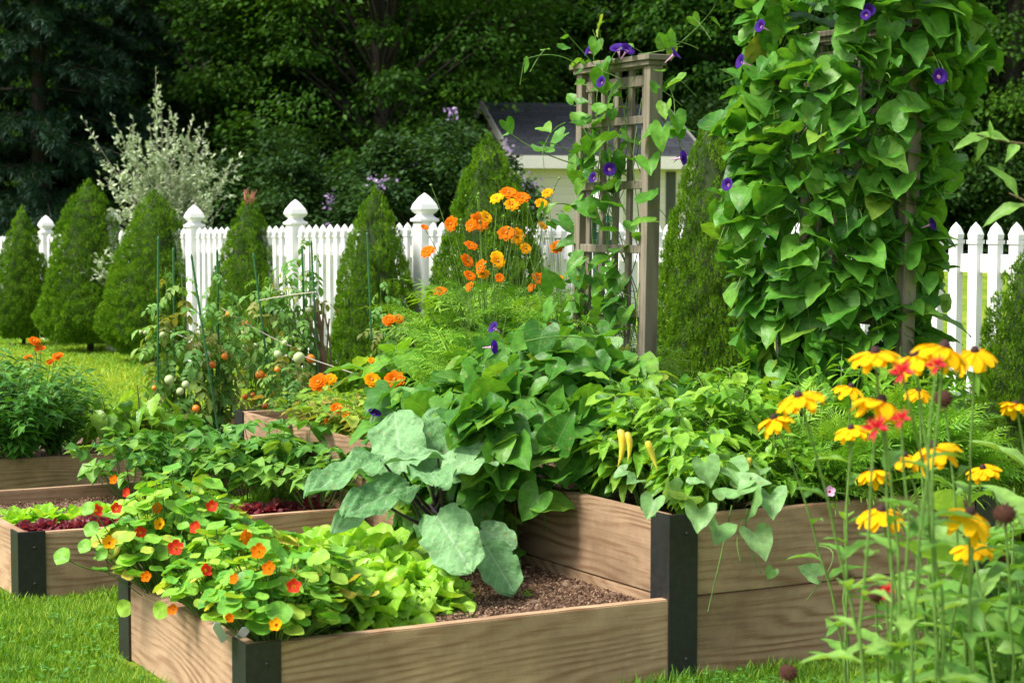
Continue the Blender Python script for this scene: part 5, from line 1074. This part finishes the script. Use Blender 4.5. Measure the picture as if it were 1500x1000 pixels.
for i, (px, py, w, d, lb) in enumerate([(1382, 583, 30, 3.6, 'brown spent seed head in front of the dark conifer'), (1472, 752, 36, 3.2, 'large brown seed head at the right edge'), (1284, 868, 30, 3.6, 'brown seed head over red petals before the lower board'), (1155, 984, 30, 3.7, 'reddish brown seed head standing low over the grass'), (1472, 822, 22, 4.0, 'small brown seed head low at the right'), (1475, 944, 16, 3.8, 'tiny brown seed head near the bottom right corner')]):
    root, e, dr = stalk_plant('spent_flower', px, py, d, rng.uniform(-.05, .1), lb, 'seed head', 'spent brown seed heads in the right foreground', 5)
    attach('seed_head', join([t_spiky, *[xf(leafT(LANCE, .5, .07, 2, 2, curl=.3), rotz(a), (0, 0, -.25)) for a in np.arange(9) * .7]]), [M['brown']], root, e, dr, w / FPX * d, rnd=.3)
for i, (px, py, w, d, lb) in enumerate([(1322, 546, 42, 2.95, 'scarlet bee balm under the left of the top yellow cluster'), (1372, 536, 36, 2.85, 'scarlet bee balm under the middle of the top yellow cluster'), (1283, 628, 46, 2.9, 'scarlet bee balm below the broad yellow bloom'), (1320, 614, 34, 2.95, 'small pinkish red bee balm right of the lower one'), (1299, 866, 30, 3.3, 'low red bee balm in front of the lower board')]):
    root, e, dr = stalk_plant('bee_balm', px, py, d, rng.uniform(-.05, .08), lb, 'bee balm', 'red bee balm flowers among the coneflowers', 7)
    attach('petals', t_balm, [M['scarlet']], root, e, nrm((0, -.3, 1)), w / FPX * d * 1.0, rnd=rng.random())
# leafy shoots low at the right
LV, _ = mkplant(4, .8, .15, t_lanceb, .125, 15, M['rudleaf'], M['stem'], 'leafy_shoot', start=.08, pet=.01, dz=(.1, 1.1), r=.004, hv=.4)
for i, (px, d, s, lb) in enumerate([(1340, 4.0, .8, 'leafy green shoots below the ragged yellow bloom'), (1400, 3.8, .72, 'leafy shoots in front of the right end of the lower board'), (1470, 3.9, 1.08, 'leafy shoots at the bottom right corner'), (1440, 4.4, .8, 'leafy shoots close to the right corner bracket'), (1500, 4.3, 1.2, 'tall leafy shoots cut by the right edge'), (1365, 4.5, .62, 'short leafy shoots standing in the grass by the board'), (1310, 4.4, .5, 'shortest leafy shoots at the left of the foreground clump'), (1520, 3.5, 1.2, 'broad leafy shoots at the right edge, in front of all others')]):
    o = LV if i == 0 else copy_tree(LV); p = P(px, 800, d); o.location = (p[0], d, 0); o.scale = (s,) * 3; o.rotation_euler = (0, 0, i * 1.9); tag(o, lb, 'leafy plant', 'leafy shoots among the coneflowers')
# arching branch entering at right
BR = empty('arching_branch', P(1560, 215, 4.5).tolist(), 0, 'slender reddish twig with narrow leaves entering from the right edge above the fence', 'branch'); bo = np.array(BR.location); st = MB(); lf = MB()
cc = [bez(P(1560, 215, 4.5), P(1500, 215, 4.5), P(1432, 198, 4.4), 10), bez(P(1540, 330, 4.4), P(1520, 300, 4.4), P(1478, 283, 4.4), 8)]
for c in cc: tube(st, c - bo, np.linspace(.004, .002, len(c)), 5)
for (x, y), (dx, dy), L in [((1445, 200), (-1, .05), .085), ((1445, 200), (-.5, .9), .06), ((1450, 202), (.05, -1), .04), ((1478, 208), (-1, -.5), .09), ((1500, 212), (1, -.3), .1), ((1490, 290), (-.5, -1), .1), ((1500, 300), (-1, .2), .1), ((1510, 310), (0, 1), .1), ((1490, 212), (-.2, .1), .07)]:
    d3 = nrm((dx, rng.normal(-.3, .2), -dy)); lf.inst(t_lanceb, (P(x, y, 4.42) - bo)[None], frames(d3[None], np.array([[.1, -.6, .8]])), np.array([L]), np.array([.7]))
st.build('twig', M['brown_stem'], BR); lf.build('foliage', M['rudleaf'], BR)

# ---- small things
FE = empty('bird_feeder', P(873, 325, 8.6).tolist(), .35, 'dark green plastic bird feeder seen through the lattice of the trellis', 'bird feeder'); FE.location.z = 0; FE.scale = (1.2, 1.2, 1.0)
fz = P(873, 340, 8.6)[2]
mb = MB(); put(mb, boxT(-.045, .045, -.035, .035, fz - .035, fz + .045)); mb.build('box', M['feeder'], FE, False)
mb = MB(); mb.add([(-.065, -.055, fz + .046), (.065, -.055, fz + .046), (.065, .055, fz + .046), (-.065, .055, fz + .046), (-.05, -.03, fz + .075), (.05, -.03, fz + .075), (.05, .03, fz + .075), (-.05, .03, fz + .075)], [(0, 1, 5, 4), (1, 2, 6, 5), (2, 3, 7, 6), (3, 0, 4, 7), (4, 5, 6, 7), (3, 2, 1, 0)]); mb.build('roof', M['feeder'], FE, False)
mb = MB(); put(mb, boxT(-.055, .055, -.075, .045, fz - .06, fz - .047)); put(mb, boxT(-.055, .055, -.075, -.069, fz - .047, fz - .035)); mb.build('tray', M['feeder'], FE, False)
mb = MB(); put(mb, boxT(-.012, .012, -.037, -.0355, fz + .0, fz + .035)); mb.build('window', M['white'], FE, False)
mb = MB(); tube(mb, [(0, 0, 0), (0, 0, fz - .06)], [.012, .012], 8); mb.build('pole', M['feeder'], FE)
for i, (px, py, d, an, lb) in enumerate([(322, 925, 4.62, -.5, 'bluish white plant tag lying at the near corner of the low bed'), (352, 932, 4.68, .5, 'white plant tag standing right of the bluish one')]):
    mb = MB(); put(mb, boxT(-.011, .011, -.0008, .0008, -.04, .03)); mb.add([(-.011, -.0008, .03), (.011, -.0008, .03), (0, -.0008, .042), (-.011, .0008, .03), (.011, .0008, .03), (0, .0008, .042)], [(0, 1, 2), (5, 4, 3), (0, 2, 5, 3), (1, 4, 5, 2)])
    o = mb.build('plant_tag', M['tagm'], None, False); o.location = P(px, py, d).tolist(); o.rotation_euler = (radians(35), an, .3); tag(o, lb, 'plant tag', 'small plant tags in the low bed')
PN = empty('pansy', W(2.03, .05, .42).tolist(), 0, 'tiny pink and white flower peeking over the front board', 'flower'); pq = P(1215, 720, 5.25) - np.array(PN.location)
st = MB(); tube(st, bez((0, 0, 0), (0, 0, .05), pq, 5), .0015, 4); st.build('stem', M['stem'], PN); attach('flower', t_nastf, [M['throat'], M['scarlet']], PN, pq, nrm((0, -1, .4)), .032)
# low weeds on the bare soil
WD, _ = mkplant(7, .05, .05, t_oval, .022, 5, M['marleaf'], M['stem'], 'weed_seedling', start=.2, pet=.004, dz=(-.2, .5), r=.001)
for i, (px, py, lb) in enumerate([(690, 880, 'tiny weed seedling in the soil right of the curly lettuces'), (765, 885, 'yellowish weed seedling in the middle of the bare soil'), (888, 862, 'weed seedling close to the side board of the tall bed'), (800, 835, 'leafy weed at the foot of the tall bed boards'), (560, 915, 'tiny weed at the front board under the lettuces'), (815, 825, 'taller yellowish weed in the inner corner by the vine')]):
    o = WD if i == 0 else copy_tree(WD); o.location = G(px, py, .172).tolist(); s = (.9, 1.1, 1, 2.0, .9, 2.0)[i]; o.scale = (s,) * 3; o.rotation_euler = (0, 0, i * 2); tag(o, lb, 'weed', 'weed seedlings in the low bed')

# ------------------------------------------------------------------ camera, light, world
sc_ = bpy.context.scene
cam = bpy.data.cameras.new('camera'); co = bpy.data.objects.new('camera', cam); C.objects.link(co); sc_.camera = co
co.location = (0, 0, EYE); co.rotation_euler = (pi / 2 - PITCH, 0, 0); cam.sensor_width = 36; cam.lens = FPX / 1500 * 36; cam.clip_end = 400; cam.clip_start = .1
cam.dof.use_dof = True; cam.dof.focus_distance = 6.9; cam.dof.aperture_fstop = 7
SUN_EL, SUN_AZ = radians(54), radians(-114)     # azimuth measured from +Y (view direction) towards +X; negative = from the left
wd = bpy.data.worlds.new('World'); sc_.world = wd; wd.use_nodes = True; nt = wd.node_tree; bg = nt.nodes['Background']
sk = nt.nodes.new('ShaderNodeTexSky'); sk.sky_type = 'NISHITA'; sk.sun_disc = False; sk.sun_elevation = SUN_EL; sk.sun_rotation = SUN_AZ; sk.dust_density = 3; sk.air_density = 1.0
hs = nt.nodes.new('ShaderNodeHueSaturation'); hs.inputs['Saturation'].default_value = .45; nt.links.new(sk.outputs[0], hs.inputs['Color']); nt.links.new(hs.outputs[0], bg.inputs[0]); bg.inputs[1].default_value = .108
sl = bpy.data.lights.new('sun', 'SUN'); so = bpy.data.objects.new('sun', sl); C.objects.link(so); sl.energy = 2.6; sl.angle = radians(18); sl.color = (1, .95, .86)
dv = Vector((sin(SUN_AZ) * cos(SUN_EL), cos(SUN_AZ) * cos(SUN_EL), sin(SUN_EL))); so.rotation_mode = 'QUATERNION'; so.rotation_quaternion = dv.to_track_quat('Z', 'Y')
sc_.view_settings.view_transform = 'Standard'; sc_.view_settings.look = 'None'; sc_.view_settings.exposure = 1.22; sc_.view_settings.gamma = 1
sc_.render.engine = 'CYCLES'; sc_.cycles.max_bounces = 8; sc_.cycles.transparent_max_bounces = 4
